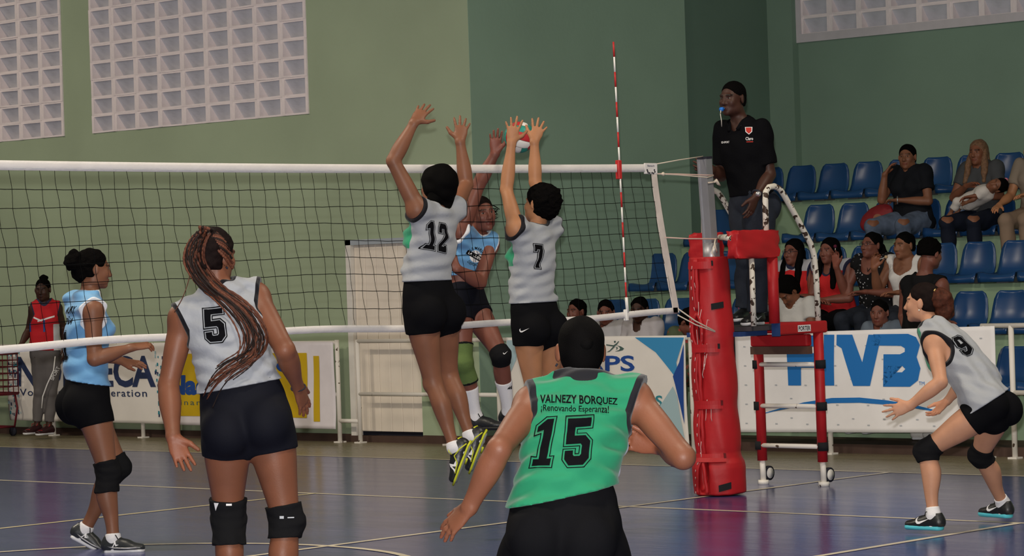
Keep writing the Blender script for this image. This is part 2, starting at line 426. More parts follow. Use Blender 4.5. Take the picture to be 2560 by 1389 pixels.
def head_prims(c, ax, s=1., male=False):
    sd, fw, up = ax
    def pt(x, y, z): return c+(sd*x+fw*y+up*z)*s
    def E(x, y, z, rx, ry, rz, k=.02): return Ball(pt(x, y, z), (rx*s, ry*s, rz*s), (sd, fw, up), k=k, tag='head')
    j = 1.1 if male else 1.
    pr = [E(0, -.016, .036, .073, .092, .080, .01), E(0, .030, -.022, .060, .060, .078, .035), E(0, .036, -.076, .045*j, .046, .034, .03),
          E(0, .070, -.098, .019*j, .016, .016, .022), E(.035, .058, -.026, .027, .026, .026, .02), E(-.035, .058, -.026, .027, .026, .026, .02),
          E(.05, .0, -.062, .017*j, .034, .03, .03), E(-.05, .0, -.062, .017*j, .034, .03, .03),
          Loft(pt(-.036, .079, .021), pt(.036, .079, .021), np.array([.010, .011, .010])*s, k=.014, tag='head'),
          Loft(pt(0, .086, .010), pt(0, .103, -.034), np.array([.008, .010, .0135])*s, k=.012, tag='head'),
          E(.012, .092, -.038, .0095, .010, .008, .006), E(-.012, .092, -.038, .0095, .010, .008, .006),
          E(0, .086, -.063, .024, .011, .0068, .006), E(0, .084, -.074, .021, .011, .0075, .005)]
    for q in (1, -1):
        pr.append(Ball(pt(q*.079, -.010, -.004), (.009*s, .020*s, .033*s), (nrm(sd+fw*q*-.35), nrm(fw+sd*q*.35), up), k=.007, tag='head'))
    sub = [Ball(pt(q*.031, .094, .002), (.0165*s, .0150*s, .0088*s), (sd, fw, up), k=.010) for q in (1, -1)]
    return pr, sub, pt
SKINS = {}
def skin(name, c, rough=.5): return mat('skin_'+name, c, rough+.06, .30, var=.14, vscale=7, bump=.06, bscale=140, vcol='tone')
EYEW = mat('eye_white', (.22, .185, .165), .3); EYEB = mat('eye_iris', (.012, .008, .006), .15)

def person(label, Z, J, sk, headf, headu=None, sc=1., male=False, h=.0055, hands=None, bw=1., feet=None, eyes=True, name='person', limb=1., bust=1., glute=1., wrist_up=None, arm=1.):
    p = P(); p.j = j = solve(J, Z, sc); p.sc = sc; p.h = h
    nk, pel = j['neck'], j['pel']
    sC = nrm(j['shR']-j['shL']); upT = nrm(nk-pel)
    for s, q in (('L', -1), ('R', 1)):
        if 'hip'+s not in j: j['hip'+s] = pel+sC*q*LEN['hip']*sc
    sP = nrm(j['hipR']-j['hipL'])
    waist = j.get('waist'); Lt = np.linalg.norm(nk-pel)
    if waist is None: waist = pel+(nk-pel)*.36
    upP = nrm(waist-pel); upC = nrm(nk-waist)
    fP = nrm(np.cross(upP, sP)); fC = nrm(np.cross(upC, sC)); sPo = np.cross(fP, upP); sCo = np.cross(fC, upC)
    p.fP, p.fC, p.upP, p.upC, p.sP, p.sC, p.waist = fP, fC, upP, upC, sPo, sCo, waist
    B = []
    g = sc*bw
    pb = Loft(pel-upP*.075*sc, waist, np.array([.085, .155, .168, .155, .130])*g*(.93 if male else 1), np.array([.075, .108, .112, .102, .094])*g, side=sPo, k=.05, tag='pelvis').front(fP)
    cw = np.array([.130, .140, .153, .158, .130, .062])*g*(1.1 if male else 1)
    cb = Loft(waist-upC*.02, nk-upC*.015, cw, np.array([.094, .102, .112, .108, .086, .054])*g*(1.05 if male else 1), side=sCo, k=.06, tag='chest').front(fC)
    B += [pb, cb]
    for s, q in (('L', -1), ('R', 1)):
        hp = j['hip'+s]
        B.append(Ball(pel+sPo*q*.082*sc-fP*.068*sc-upP*.018*sc, (.086*g*glute, .080*g*glute, .092*g*glute), (sPo, fP, upP), k=.028, tag='glute'))
        if not male: B.append(Ball(waist+(nk-waist)*.52+sCo*q*.068*g+fC*.072*g, .056*g*bust, k=.04, tag='bust'))
        sh = j['sh'+s]
        B.append(Loft(nk-upC*.035*sc, sh-nrm(sh-nk)*.015, np.array([.050, .052, .050])*g, k=.055, tag='yoke'))
        B.append(Loft(waist+(nk-waist)*.6, sh-upC*.03*sc, np.array([.075, .062, .045])*g, k=.05, tag='lat'))
        l = limb*sc
        if 'kn'+s in j:
            kn, an = j['kn'+s], j['an'+s]; td = nrm(kn-hp); sd_ = nrm(an-kn)
            B.append(Loft(hp+td*.01, kn, np.array([.088, .090, .083, .071, .060, .054])*l*(.5+.5*bw), k=.035, tag='thigh'+s))
            bk = -fP; bk = nrm(bk-sd_*(bk@sd_)); kb = nrm(np.cross(td, np.cross(td, sd_))) if abs(td@sd_) < .985 else None
            if kb is not None:
                bk2 = nrm(sd_-td*(sd_@td)); bk = nrm(bk2-sd_*(bk2@sd_)) if np.linalg.norm(bk2-sd_*(bk2@sd_)) > 1e-3 else bk
            sh_ = Loft(kn, an, np.array([.053, .0525, .055, .049, .039, .033, .0335])*l, np.array([.053, .055, .059, .052, .041, .035, .036])*l, side=np.cross(bk, sd_),
                       off=np.array([0, .010, .017, .012, .003, 0, 0])*l, k=.02, tag='shin'+s).front(bk)
            B.append(sh_); B.append(Ball(kn-bk*.012*l, .050*l, k=.02, tag='knee'+s))
        if 'el'+s in j:
            el, wr = j['el'+s], j['wr'+s]; a = l*(1.12 if male else 1.)*arm
            B.append(Ball(sh, .054*a, k=.045, tag='delt'+s))
            B.append(Loft(sh, el, np.array([.049, .049, .047, .042, .0385])*a, k=.025, tag='uarm'+s))
            hd = (hands or {}).get(s, {}); fd = nrm(wr-el); pn = np.asarray(hd.get('palm', cv(0, 0, 1)), float)
            B.append(Loft(el, wr, np.array([.038, .043, .042, .036, .030, .0275])*a, np.array([.038, .042, .040, .033, .025, .0205])*a, side=np.cross(pn, fd), k=.015, tag='farm'+s))
            if 'tip'+s in j and not hd.get('none'):
                kw = {k_: v_ for k_, v_ in hd.items() if k_ != 'palm'}; B += hand_prims(wr, j['tip'+s], pn, s == 'L', sc*(1.08 if male else 1), **kw)
    hc = j['head']; hu = headu if headu is not None else upC*.6+V(0, 0, .4); ax = head_axes(headf, hu); p.hax = ax; p.hc = hc; hs = sc**.4*(1.03 if male else .985); p.hs = hs
    hp_, hsub, pt = head_prims(hc, ax, hs, male); p.hpt = pt
    B.append(Loft(nk-upC*.02, pt(0, -.022, -.045), np.array([.062, .052, .050, .050])*sc**.5*(1.1 if male else .97), k=.03, tag='neck'))
    # feet (inside the shoes)
    p.foot = {}
    for s in 'LR':
        if 'toe'+s in j:
            an = j['an'+s]; fd = nrm(j['toe'+s]-an); up = V(0, 0, 1) if (feet or {}).get(s) is None else feet[s]
            # toe joint is given at the tip of the shoe: flatten against the up direction
            fd = nrm(fd-up*(fd@up)); sd_ = np.cross(fd, up); p.foot[s] = (an, fd, up, sd_)
            B.append(Loft(an-up*.045*sc-fd*.03*sc, an-up*.055*sc+fd*.15*sc, np.array([.028, .032, .036, .026])*sc, np.array([.034, .034, .022, .014])*sc, side=sd_, k=.03, tag='foot'))
    p.B = B
    me = surface(B+hp_, h, subs=hsub, name=name)
    o = link(name, me, sk); p.o = o; tag(o, label, 'person')
    # natural skin tones: darker lips and brows, paler palms
    vs = verts(me); tone = np.ones((len(vs), 3), F32)
    loc = (vs-hc.astype(F32)); x = loc@ax[0]/hs; y = loc@ax[1]/hs; z = loc@ax[2]/hs; hd = (np.abs(x) < .09) & (np.abs(y) < .13) & (np.abs(z) < .14)
    lip = hd & (y > .07) & (np.abs(x) < .024) & (np.abs(z+.0685) < .011); tone[lip] *= (.80, .55, .55)
    brow = hd & (y > .05) & (np.abs(np.abs(x)-.031) < .02) & (np.abs(z-.023) < .006); tone[brow] *= .25
    for s in 'LR':
        hdn = (hands or {}).get(s)
        if 'tip'+s in j and hdn is not None:
            wr, f = j['wr'+s], nrm(j['tip'+s]-j['wr'+s]); n = np.asarray(hdn.get('palm', cv(0, 0, 1))); n = nrm(n-f*(n@f)); q = vs-wr.astype(F32)
            m = (np.linalg.norm(q, axis=1) < .22*sc) & (q@f > .0) & (q@n > .004) & (np.linalg.norm(q-np.outer(q@f, f), axis=1) < .065*sc); tone[m] *= (1.25, 1.12, 1.08)
    setattr_c(me, 'tone', tone)
    if eyes:
        for q in (1, -1):
            c = pt(q*.031, .0715, .002); em = MB(); r = .0108*hs
            em.grid(lambda u, v: c+r*(ax[0]*math.sin(v*math.pi)*math.cos(u*6.2832)+ax[1]*math.sin(v*math.pi)*math.sin(u*6.2832)+ax[2]*math.cos(v*math.pi)), 12, 8, closed_u=True)
            e = em.build('eye', EYEW, o)
            im = MB(); c2 = c+ax[1]*r*.36; r2 = r*.74
            im.grid(lambda u, v: c2+r2*(ax[0]*math.sin(v*math.pi)*math.cos(u*6.2832)+ax[1]*math.sin(v*math.pi)*math.sin(u*6.2832)+ax[2]*math.cos(v*math.pi)), 10, 6, closed_u=True)
            im.build('iris', EYEB, e)
    return p
def sel(p, *tags): return [b for b in p.B if any(b.tag.startswith(t) for t in tags)]

def jersey(p, m, grow=.012, hem=.06, flare=.012, amp=.004, seed=1, h=.007, neck=.004, tilt=(0, 0), name='jersey', trim=.017, side_panel=None, dirs=None, neckdrop=0., sleeve=0., sl_grow=.012, hemcut=None, cap=.020, wl=.10, ntrim=None, collar=.03):
    """shirt over the torso; hem in metres below the hip joints (negative = above)"""
    c0 = p.j['pel']-p.upP*hem; nn = -p.upP+p.sP*tilt[0]+p.fP*tilt[1]; nn = nrm(nn); L = []
    if hemcut is not None: c0, nn = hemcut
    for b in sel(p, 'pelvis', 'chest', 'bust', 'glute', 'lat', 'yoke'):
        gr = grow
        if b.tag == 'pelvis':
            ext = max(0, hem-.05); b2 = Loft(b.A-p.upP*ext, b.B, [.1], side=p.sP, k=.05, tag='pelvis').front(p.fP)
            n = len(b.w); s = np.linspace(0, 1, n); tt = np.clip((s*b2.L-ext)/b.L, 0, 1); wq = np.interp(tt, np.linspace(0, 1, n), b.w); dq = np.interp(tt, np.linspace(0, 1, n), b.d)
            lowm = max(wq.max(), 0); wq = np.where(tt < .45, np.maximum(wq, lowm*.985), wq); dq = np.where(tt < .45, np.maximum(dq, dq.max()*.99), dq)
            fl = flare*np.clip(1-s*1.2, 0, 1); b2.w = wq+grow+fl; b2.d = dq+grow+fl; L.append(b2); continue
        if b.tag == 'glute': gr = grow*.8
        if b.tag == 'yoke':
            # stop the strap a little before the end of the shoulder
            b3 = b.grown(grow*.75+.010); dirn = nrm(b.B-b.A); L.append(Loft(b.A, b.B+dirn*(.022 if not sleeve else .0), b3.w-(.006 if sleeve else 0), k=.05, tag='yoke')); continue
        L.append(b.grown(gr))
    nkq = [b for b in p.B if b.tag == 'neck'][0]; L.append(Loft(nkq.A, nkq.B, nkq.w+grow*.9, k=.05, cuts=[(nkq.A+nkq.ax*(collar-neckdrop*.5)*p.sc, nrm(nkq.ax-p.fC*.25))]))
    if sleeve:
        for s in 'LR':
            sh, el = p.j['sh'+s], p.j['el'+s]; d = nrm(el-sh); e = sh+d*sleeve
            L.append(Loft(sh-d*.02, e+d*.05, np.array([.055, .055, .053, .052])*p.sc+sl_grow, k=.02, tag='sleeve', cuts=[(e, d)]))
    subs = []
    nkp = [b for b in p.B if b.tag == 'neck'][0]
    # neck opening
    subs.append(Loft(nkp.A+p.fC*(.02+neckdrop*.3)+p.upC*(.012-neckdrop), nkp.B+p.upC*.1, nkp.w[:1]+neck+.004, k=.01))
    if not sleeve:
        for s in 'LR':
            sh, el = p.j['sh'+s], p.j['el'+s]; d = nrm(el-sh); out = p.sC*(1 if s == 'R' else -1)
            L.append(Ball(sh, .056*p.sc+grow*.6, k=.04)); nn_ = nrm(d*.30+out*.92)
            subs.append(Ball(sh+nn_*.112*p.sc-p.upC*.005, .138*p.sc, k=.004, cuts=[(sh+nn_*cap*p.sc, -nn_)]))
    warp = (lambda q: fold(q, amp, seed, wl, dirs)) if amp else None
    me = surface(L, h, subs=subs, cuts=[(c0, nn)], warp=warp, name=name)
    vs = verts(me).astype(float); d = np.full(len(vs), -1.)
    if trim:
        if not sleeve:
            for q in subs[1:]: d = np.maximum(d, trim-np.maximum(q.ev(vs), -1))
        d = np.maximum(d, (ntrim or trim*1.15)-subs[0].ev(vs))
    setattr_f(me, 'trim', d)
    if side_panel is not None: setattr_f(me, 'panel', side_panel(p, vs))
    else: setattr_f(me, 'panel', -np.ones(len(vs)))
    o = link(name, me, m, p.o); p.jersey = o; return o
def shorts(p, m, frac=.33, grow=.008, h=.007, amp=.0, seed=2, loose=0., name='shorts', top=None, fracs=None):
    L = []
    for b in sel(p, 'pelvis', 'glute'): L.append(b.grown(grow))
    for s in 'LR':
        for b in sel(p, 'thigh'+s):
            d = b.ax; fr = (fracs or {}).get(s, frac); e = b.A+d*b.L*fr; L.append(b.grown([grow, grow+loose, grow+loose*1.6], cuts=[(e, d)], k=.03))
    cuts = [(p.waist+p.upP*.03, p.upP)] if top is None else [(p.pelq(top), p.upP)]
    me = surface(L, h, cuts=cuts, warp=(lambda q: fold(q, amp, seed, .10)) if amp else None, name=name)
    return link(name, me, m, p.o)
def band(p, name, tagname, s0, s1, m, grow=.010, h=.006, amp=0., parent=None, seed=5):
    """sleeve of cloth round a limb between two fractions of it; s may run past 1 into the next limb part"""
    out = []
    for t, a, b in tagname:
        q = [x for x in p.B if x.tag == t][0]; A = q.A+q.ax*q.L*a; Bp = q.A+q.ax*q.L*b
        out.append(q.grown(grow, cuts=[(A, -q.ax), (Bp, q.ax)], k=.02))
    for q in s0 or []:
        for x in p.B:
            if x.tag == q: out.append(x.grown(grow+.004, k=.02))
    me = surface(out, h, warp=(lambda z: fold(z, amp, seed, .05)) if amp else None, cuts=s1 or [], name=name)
    return link(name, me, m, parent or p.o)
def kneepad(p, s, m, lo=.22, up=.80, grow=.011, amp=.003, seed=3, name='knee_pad', h=.006):
    return band(p, name, [('thigh'+s, up, 1.02), ('shin'+s, -.02, lo)], ['knee'+s], None, m, grow, h, amp, None, seed)
def shoe(p, s, upper, solem, lace=None, h=.0055, sock=None, length=.27, sock_h=.10, name='shoe', sole_h=.024):
    an, fd, up, sd = p.foot[s]; k = p.sc; hl = an-fd*.07*k-up*.085*k
    def q(x, z, y=0): return hl+fd*x*k+up*z*k+sd*y*k
    L = length
    me = surface([Loft(q(.035, .045), q(L-.035, .032), np.array([.034, .034, .038, .042, .045, .036])*k, np.array([.040, .045, .043, .036, .028, .022])*k, side=sd, k=.02),
                  Loft(q(.045, .05), q(.06, .085), np.array([.038, .038, .037])*k, np.array([.045, .046, .047])*k, side=sd, k=.025, cuts=[(q(.06, .098), nrm(up+fd*.25))]),
                  Loft(q(.08, .06), q(.15, .05), np.array([.03, .026])*k, k=.03)], h, cuts=[(q(0, sole_h*.8), -up)],
                 subs=[Loft(q(.058, .075), q(.066, .13), np.array([.031, .034])*k, np.array([.038, .044])*k, side=sd, k=.006)], name=name)
    o = link(name, me, upper, p.o)
    sm = surface([Loft(q(.036, sole_h/2), q(L-.034, sole_h/2+.004), np.array([.036, .035, .035, .040, .046, .037])*k+.003, np.array([sole_h*.9, sole_h*.8, sole_h*.75, sole_h*.8])*k, side=sd, k=.01)], h,
                 cuts=[(q(0, 0), -up), (q(0, sole_h), up)], name='sole')
    link('sole', sm, solem, o)
    if lace:
        mb = MB()
        for i in range(5):
            x = .095+i*.018; z = .088-i*.0085
            mb.tube([q(x, z-.012, -.026), q(x+.004, z+.004, -.012), q(x+.004, z+.006, .0), q(x+.004, z+.004, .012), q(x, z-.012, .026)], .0035*k, 6)
        for y in (-1, 1): mb.tube([q(.092, .094, .004*y), q(.085, .112, .022*y), q(.098, .108, .042*y), q(.108, .086, .036*y)], .003*k, 6)
        mb.build('laces', lace, o)
    if sock:
        b = [x for x in p.B if x.tag == 'shin'+s][0]; e = b.B-b.ax*sock_h*k
        m2 = surface([b.grown(.006, cuts=[(e, -b.ax)], k=.02), Loft(an-up*.0*k, an-up*.05*k, np.array([.04, .038])*k, k=.02, cuts=[(e, -b.ax)])], h, name='sock')
        link('sock', m2, sock, p.o)
    p.shoeq = q; return o, q
def hair(p, m, thick=.014, extra=None, amp=.003, freq=90, seed=4, h=.006, face=(.0, .116, -.034, .078, .084, .126), nape=-.075, name='hair', back=0., subs2=None, earcut=True, hl=0.):
    """hair on the skull; face = ellipsoid cut away (x,y,z,rx,ry,rz in head units)"""
    ax, s, pt = p.hax, p.hs, p.hpt
    L = [Ball(pt(0, -.018, .038), ((.073+thick)*s, (.093+thick+back)*s, (.081+thick)*s), ax, k=.02), Ball(pt(0, -.035, -.02), ((.066+thick*.7)*s, (.072+thick*.6+back)*s, (.07)*s), ax, k=.03)]
    ex = []
    for e in (extra or []): ex.append(e)
    sb = [Ball(pt(face[0], face[1], face[2]), (face[3]*s, face[4]*s, face[5]*s), ax, k=.012)]
    if earcut: sb += [Ball(pt(q*.085, .004, -.022), (.024*s, .030*s, .042*s), ax, k=.012) for q in (1, -1)]
    fn = lambda q: lump(q, amp, freq, seed)
    me = surface(L, h, subs=sb, cuts=[(pt(0, 0, nape), -ax[2]), (pt(0, .024+hl, -.02), nrm(ax[1]*.885-ax[2]*.464))], warp=fn, name=name)
    o = link(name, me, m, p.o)
    return o
def hair_piece(p, name, prims, m, amp=.004, freq=110, seed=7, h=.006, parent=None, subs=()):
    return link(name, surface(prims, h, warp=lambda q: lump(q, amp, freq, seed), subs=subs, name=name), m, parent or p.o)

def trousers(p, m, to=.9, grow=.014, h=.009, amp=.004, seed=6, name='trousers', loose=.0, top=.03):
    L = [b.grown(grow) for b in sel(p, 'pelvis', 'glute')]
    for b in sel(p, 'thigh', 'knee'): L.append(b.grown(grow+loose*.4, k=.012))
    for b in sel(p, 'shin'):
        e = b.A+b.ax*b.L*to; L.append(b.grown([grow, grow+loose*.5, grow+loose], cuts=[(e, b.ax)], k=.012))
    me = surface(L, h, cuts=[(p.waist+p.upP*top, p.upP)], warp=(lambda q: fold(q, amp, seed, .09)) if amp else None, name=name)
    return link(name, me, m, p.o)
# ---------------------------------------------------------------- the setting
def glossy_floor(name, c1, c2, rough=.2):
    m = mat(name, c1, rough, .30, stretch=(1.0, 9.0, 1.0)); nt = m.node_tree; N = nt.nodes; L = nt.links; b = N['Principled BSDF']
    t = N.new('ShaderNodeTexCoord'); mp = N.new('ShaderNodeMapping'); mp.inputs['Rotation'].default_value = (0, 0, .0); mp.inputs['Scale'].default_value = (2.2, .35, 1)
    L.new(t.outputs['Object'], mp.inputs[0])
    no = N.new('ShaderNodeTexNoise'); no.inputs['Scale'].default_value = 2.2; no.inputs['Detail'].default_value = 7; no.inputs['Roughness'].default_value = .6; L.new(mp.outputs[0], no.inputs['Vector'])
    mx = N.new('ShaderNodeMix'); mx.data_type = 'RGBA'; mx.inputs[6].default_value = (*c1, 1); mx.inputs[7].default_value = (*c2, 1)
    mr = N.new('ShaderNodeMapRange'); mr.inputs[1].default_value = .35; mr.inputs[2].default_value = .68; L.new(no.outputs['Fac'], mr.inputs[0]); L.new(mr.outputs[0], mx.inputs[0])
    L.new(mx.outputs[2], b.inputs['Base Color'])
    # long shallow undulation of the poured surface, crosswise brush marks
    mp2 = N.new('ShaderNodeMapping'); mp2.inputs['Rotation'].default_value = (0, 0, -.83); mp2.inputs['Scale'].default_value = (14, 2.2, 1); L.new(t.outputs['Object'], mp2.inputs[0])
    n2 = N.new('ShaderNodeTexNoise'); n2.inputs['Scale'].default_value = 1.6; n2.inputs['Detail'].default_value = 4; L.new(mp2.outputs[0], n2.inputs['Vector'])
    bp = N.new('ShaderNodeBump'); bp.inputs['Strength'].default_value = .12; bp.inputs['Distance'].default_value = .012; L.new(n2.outputs['Fac'], bp.inputs['Height']); L.new(bp.outputs[0], b.inputs['Normal'])
    r = N.new('ShaderNodeMapRange'); r.inputs[3].default_value = rough*.75; r.inputs[4].default_value = rough*1.5; L.new(no.outputs['Fac'], r.inputs[0]); L.new(r.outputs[0], b.inputs['Roughness'])
    return m
M_COURT = glossy_floor('court_paint', (.034, .042, .155), (.056, .062, .175), .17)
M_APRON = glossy_floor('apron_paint', (.19, .16, .10), (.23, .195, .125), .25)
M_LINE = mat('court_line', (.62, .55, .43), .35, var=.2, vscale=3)
M_LINEY = mat('court_line_yellow', (.58, .50, .30), .35, var=.2, vscale=3)
M_WALLL = mat('wall_sage', (.345, .42, .28), .75, .3, var=.09, vscale=.9, bump=.12, bscale=26, detail=8)
M_WALLR = mat('wall_green', (.190, .285, .215), .72, .3, var=.09, vscale=.8, bump=.12, bscale=26, detail=8)
M_WALLD = mat('wall_green_shaded', (.13, .205, .155), .72, .3, var=.08, vscale=.8, bump=.12, bscale=26, detail=8)  # wall green darkened to paint in the weaker light on the recessed stretch
M_RISER = mat('riser_green', (.285, .40, .26), .7, .3, var=.10, vscale=1.4, bump=.12, bscale=26, detail=8)
M_KERB = mat('kerb_brown', (.075, .045, .035), .6, var=.2, vscale=5)
M_BLOCK = mat('block_paint', (.84, .755, .75), .8, .3, var=.10, vscale=5, bump=.3, bscale=60, detail=8)
M_WHITEP = mat('white_paint', (.72, .69, .64), .5, var=.08, vscale=6)
M_CHIP = chipped('chipped_white', (.66, .62, .54), (.055, .035, .025), .565, 24)
M_CHIP2 = chipped('chipped_white_light', (.76, .72, .66), (.10, .07, .05), .68, 16)
M_DOOR = mat('door_paint', (.78, .70, .60), .5, var=.07, vscale=4)
M_DOORT = mat('door_head_grey', (.36, .40, .44), .5)
M_DARK = mat('dark_gap', (.02, .02, .03), .8)
M_ROOF = mat('roof_panel', (.30, .31, .30), .7)

WX, Y0, BX = 4.6, 5.626, 9.3
fl_ = tag(MB().box((-16, -20, -.3), (3.0, 26, 0)).build('floor', M_COURT), kind='structure')
tag(MB().box((3.0, -20, -.3), (WX+.01, 26, 0)).build('floor_apron', M_APRON), kind='structure')
def line(pts_, wd=.05, m=M_LINE, z=.0015):
    pts_ = [np.array(q) for q in pts_]; mb = MB(); n = len(pts_); vs = []
    for i, q in enumerate(pts_):
        t = nrm(pts_[min(i+1, n-1)]-pts_[max(i-1, 0)]); nn = V(-t[1], t[0])
        for s in (-1, 1): vs.append((*(q+nn*s*wd/2), z))
    mb.add(vs, [(2*i, 2*i+2, 2*i+3, 2*i+1) if True else 0 for i in range(n-1)]); return mb.build('line', m, fl_)
line([(0, -9), (0, 9)]); line([(-9, -9), (-9, 9)], z=.0015); line([(-9, 3), (0.02, 3)], m=M_LINEY, z=.002); line([(-9, 0), (3, 0)], z=.0025); line([(-9, -3), (.02, -3)], z=.002)
line([(-9, 9), (0, 9)], z=.002); line([(-9, -9), (0, -9)], z=.002); line([(2.985, -20), (2.985, 26)], .045, z=.002)
line([(-4.55+1.8*math.cos(a), 1.8*math.sin(a)) for a in np.linspace(0, 2*math.pi, 73)], z=.003)

# left wall with the two concrete lattice windows
PIT_Y, PIT_Z, ZL = .3656, .1842, 3.17
P2 = (7.77, 7.77+9*PIT_Y); P1 = (11.535, 11.535+6*PIT_Y); ZT = ZL+11*PIT_Z
DY0, DY1, DZ = 6.375, 7.30, 1.93
wl = MB()
wl.box((WX, Y0, DZ), (WX+.25, 20, ZL)); wl.box((WX, Y0, ZL), (WX+.25, P2[0], ZT)); wl.box((WX, P2[1], ZL), (WX+.25, P1[0], ZT)); wl.box((WX, P1[1], ZL), (WX+.25, 20, ZT))
wl.box((WX, Y0, ZT), (WX+.25, 20, 7.8)); wl.box((WX, Y0, 0), (WX+.25, DY0, DZ)); wl.box((WX, DY1, 0), (WX+.25, 20, DZ))
wall_l = tag(wl.build('wall_left', M_WALLL), kind='structure')
def block_mesh():
    a, hz, D = PIT_Y/2, PIT_Z/2, .17; ry, rz = .034, .017; mb = MB()
    mb.box((0, -a, -hz), (D, -a+ry, hz)); mb.box((0, a-ry, -hz), (D, a, hz)); mb.box((0.004, -a+ry, hz-rz), (D, a-ry, hz)); mb.box((0.004, -a+ry, -hz), (D, a-ry, -hz+rz))
    y0, y1 = -a+ry, a-ry; f, b = (.012, hz-rz), (.128, -hz+rz)
    mb.add([(f[0], y0, f[1]), (f[0], y1, f[1]), (b[0], y1, b[1]), (b[0], y0, b[1]), (f[0]+.03, y0, f[1]), (f[0]+.03, y1, f[1]), (b[0]+.014, y1, b[1]), (b[0]+.014, y0, b[1])],
           [(0, 1, 2, 3), (7, 6, 5, 4), (0, 3, 7, 4), (1, 5, 6, 2)])
    me = mb.mesh('breeze_block'); me.materials.append(M_BLOCK); me.materials.append(mat('louver_shade', (.58, .59, .64), .85, .2, var=.12, vscale=6, bump=.3, bscale=60))  # sloping slabs: shade painted in as a darker, bluer copy of the block paint
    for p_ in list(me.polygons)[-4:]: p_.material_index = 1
    return me
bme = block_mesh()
def lattice(y0, nc, nr, x, parent, z0=ZL, jit=.004):
    rg = random.Random(3)
    for i in range(nc):
        for k in range(nr):
            o = bpy.data.objects.new('breeze_block', bme); COL.objects.link(o); o.parent = parent
            o.location = (x+rg.uniform(-jit, jit), y0+(i+.5)*PIT_Y, z0+(k+.5)*PIT_Z); o.rotation_euler = (rg.uniform(-.01, .01), 0, rg.uniform(-.012, .012))
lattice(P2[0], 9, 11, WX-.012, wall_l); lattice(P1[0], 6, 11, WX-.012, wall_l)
# bleacher bay: return wall, back wall, pilaster, right lattice in its white surround
rw = MB(); rw.box((WX+.0005, Y0-.004, 0), (WX+.25, Y0-.0005, 7.8)); rw.box((WX+.25, Y0-.004, 0), (7.77, Y0+.3, 7.8)); wall_s = tag(rw.build('wall_return', mat('wall_green_lit', (.295, .425, .315), .72, .3, var=.09, vscale=.8, bump=.12, bscale=26, detail=8)), kind='structure')  # return wall: same green as the back wall, lightened to stand in for stronger light
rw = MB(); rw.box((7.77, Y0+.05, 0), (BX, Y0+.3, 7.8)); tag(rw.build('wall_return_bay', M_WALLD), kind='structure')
R0, RN, RZ = 2.2, 9, 3.915
bw_ = MB(); yR1 = 5.36-.05; yR0 = yR1-10*PIT_Y
bw_.box((BX, -8, 0), (BX+.25, Y0+.3, RZ)); bw_.box((BX, -8, RZ), (BX+.25, yR0, 7.8)); bw_.box((BX, yR1, RZ), (BX+.25, Y0+.3, 7.8)); bw_.box((BX, yR0, RZ+5*PIT_Z), (BX+.25, yR1, 7.8))
wall_b = tag(bw_.build('wall_back', M_WALLR), kind='structure')
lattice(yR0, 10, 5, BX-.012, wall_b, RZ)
fr = MB(); fr.box((BX-.03, yR0-.06, RZ-.075), (BX+.02, yR1+.085, RZ+.012)); fr.box((BX-.03, yR1-.01, RZ+.012), (BX+.02, yR1+.085, RZ+5*PIT_Z+.06)); fr.box((BX-.03, yR0-.06, RZ+.012), (BX+.02, yR0+.01, RZ+5*PIT_Z+.06)); fr.box((BX-.03, yR0+.01, RZ+5*PIT_Z), (BX+.02, yR1-.01, RZ+5*PIT_Z+.06))
fr.build('surround', mat('surround_white', (.56, .53, .55), .75, var=.06), wall_b)
tag(MB().box((BX-.1, 5.36, 0), (BX, Y0+.05, 7.8)).build('wall_pilaster', M_WALLR), kind='structure')
tag(MB().box((-16, -20, 7.8), (10, 26, 8.0)).build('ceiling', M_ROOF), kind='structure')
# kerb along the foot of the wall, threshold of the bleacher bay
tag(MB().box((WX-.02, Y0, 0), (WX, DY0-.02, .075)).box((WX-.02, DY1+.02, 0), (WX, 20, .075)).box((WX-.02, DY0-.02, 0), (WX+.2, DY1+.02, .06)).build('baseboard_left', M_KERB), kind='structure')
tag(MB().box((WX, -6, 0), (5.4, Y0, .075)).build('floor_bay', M_KERB), kind='structure')
# plank door
dr = empty('door_1', (WX, (DY0+DY1)/2, 0), kind='structure')
def local(o, parent):
    o.parent = parent; o.matrix_parent_inverse = Matrix.Translation(parent.location).inverted(); return o
n = 6; wd = (DY1-.05-DY0)/n
for i in range(n):
    local(bevel(MB().box((WX+.03, DY0+i*wd+.002, .10), (WX+.07, DY0+(i+1)*wd-.002, DZ-.05)).build('plank', M_DOOR), .004, 1), dr)
local(MB().box((WX-.015, DY1-.05, .06), (WX+.08, DY1+.02, DZ)).build('door_frame', M_WHITEP), dr)
local(MB().box((WX-.015, DY0-.01, DZ-.05), (WX+.08, DY1+.02, DZ+.0)).build('door_head', M_DOORT), dr)
local(MB().box((WX+.075, DY0, .06), (WX+.1, DY1, DZ)).build('door_backing', M_DARK), dr)

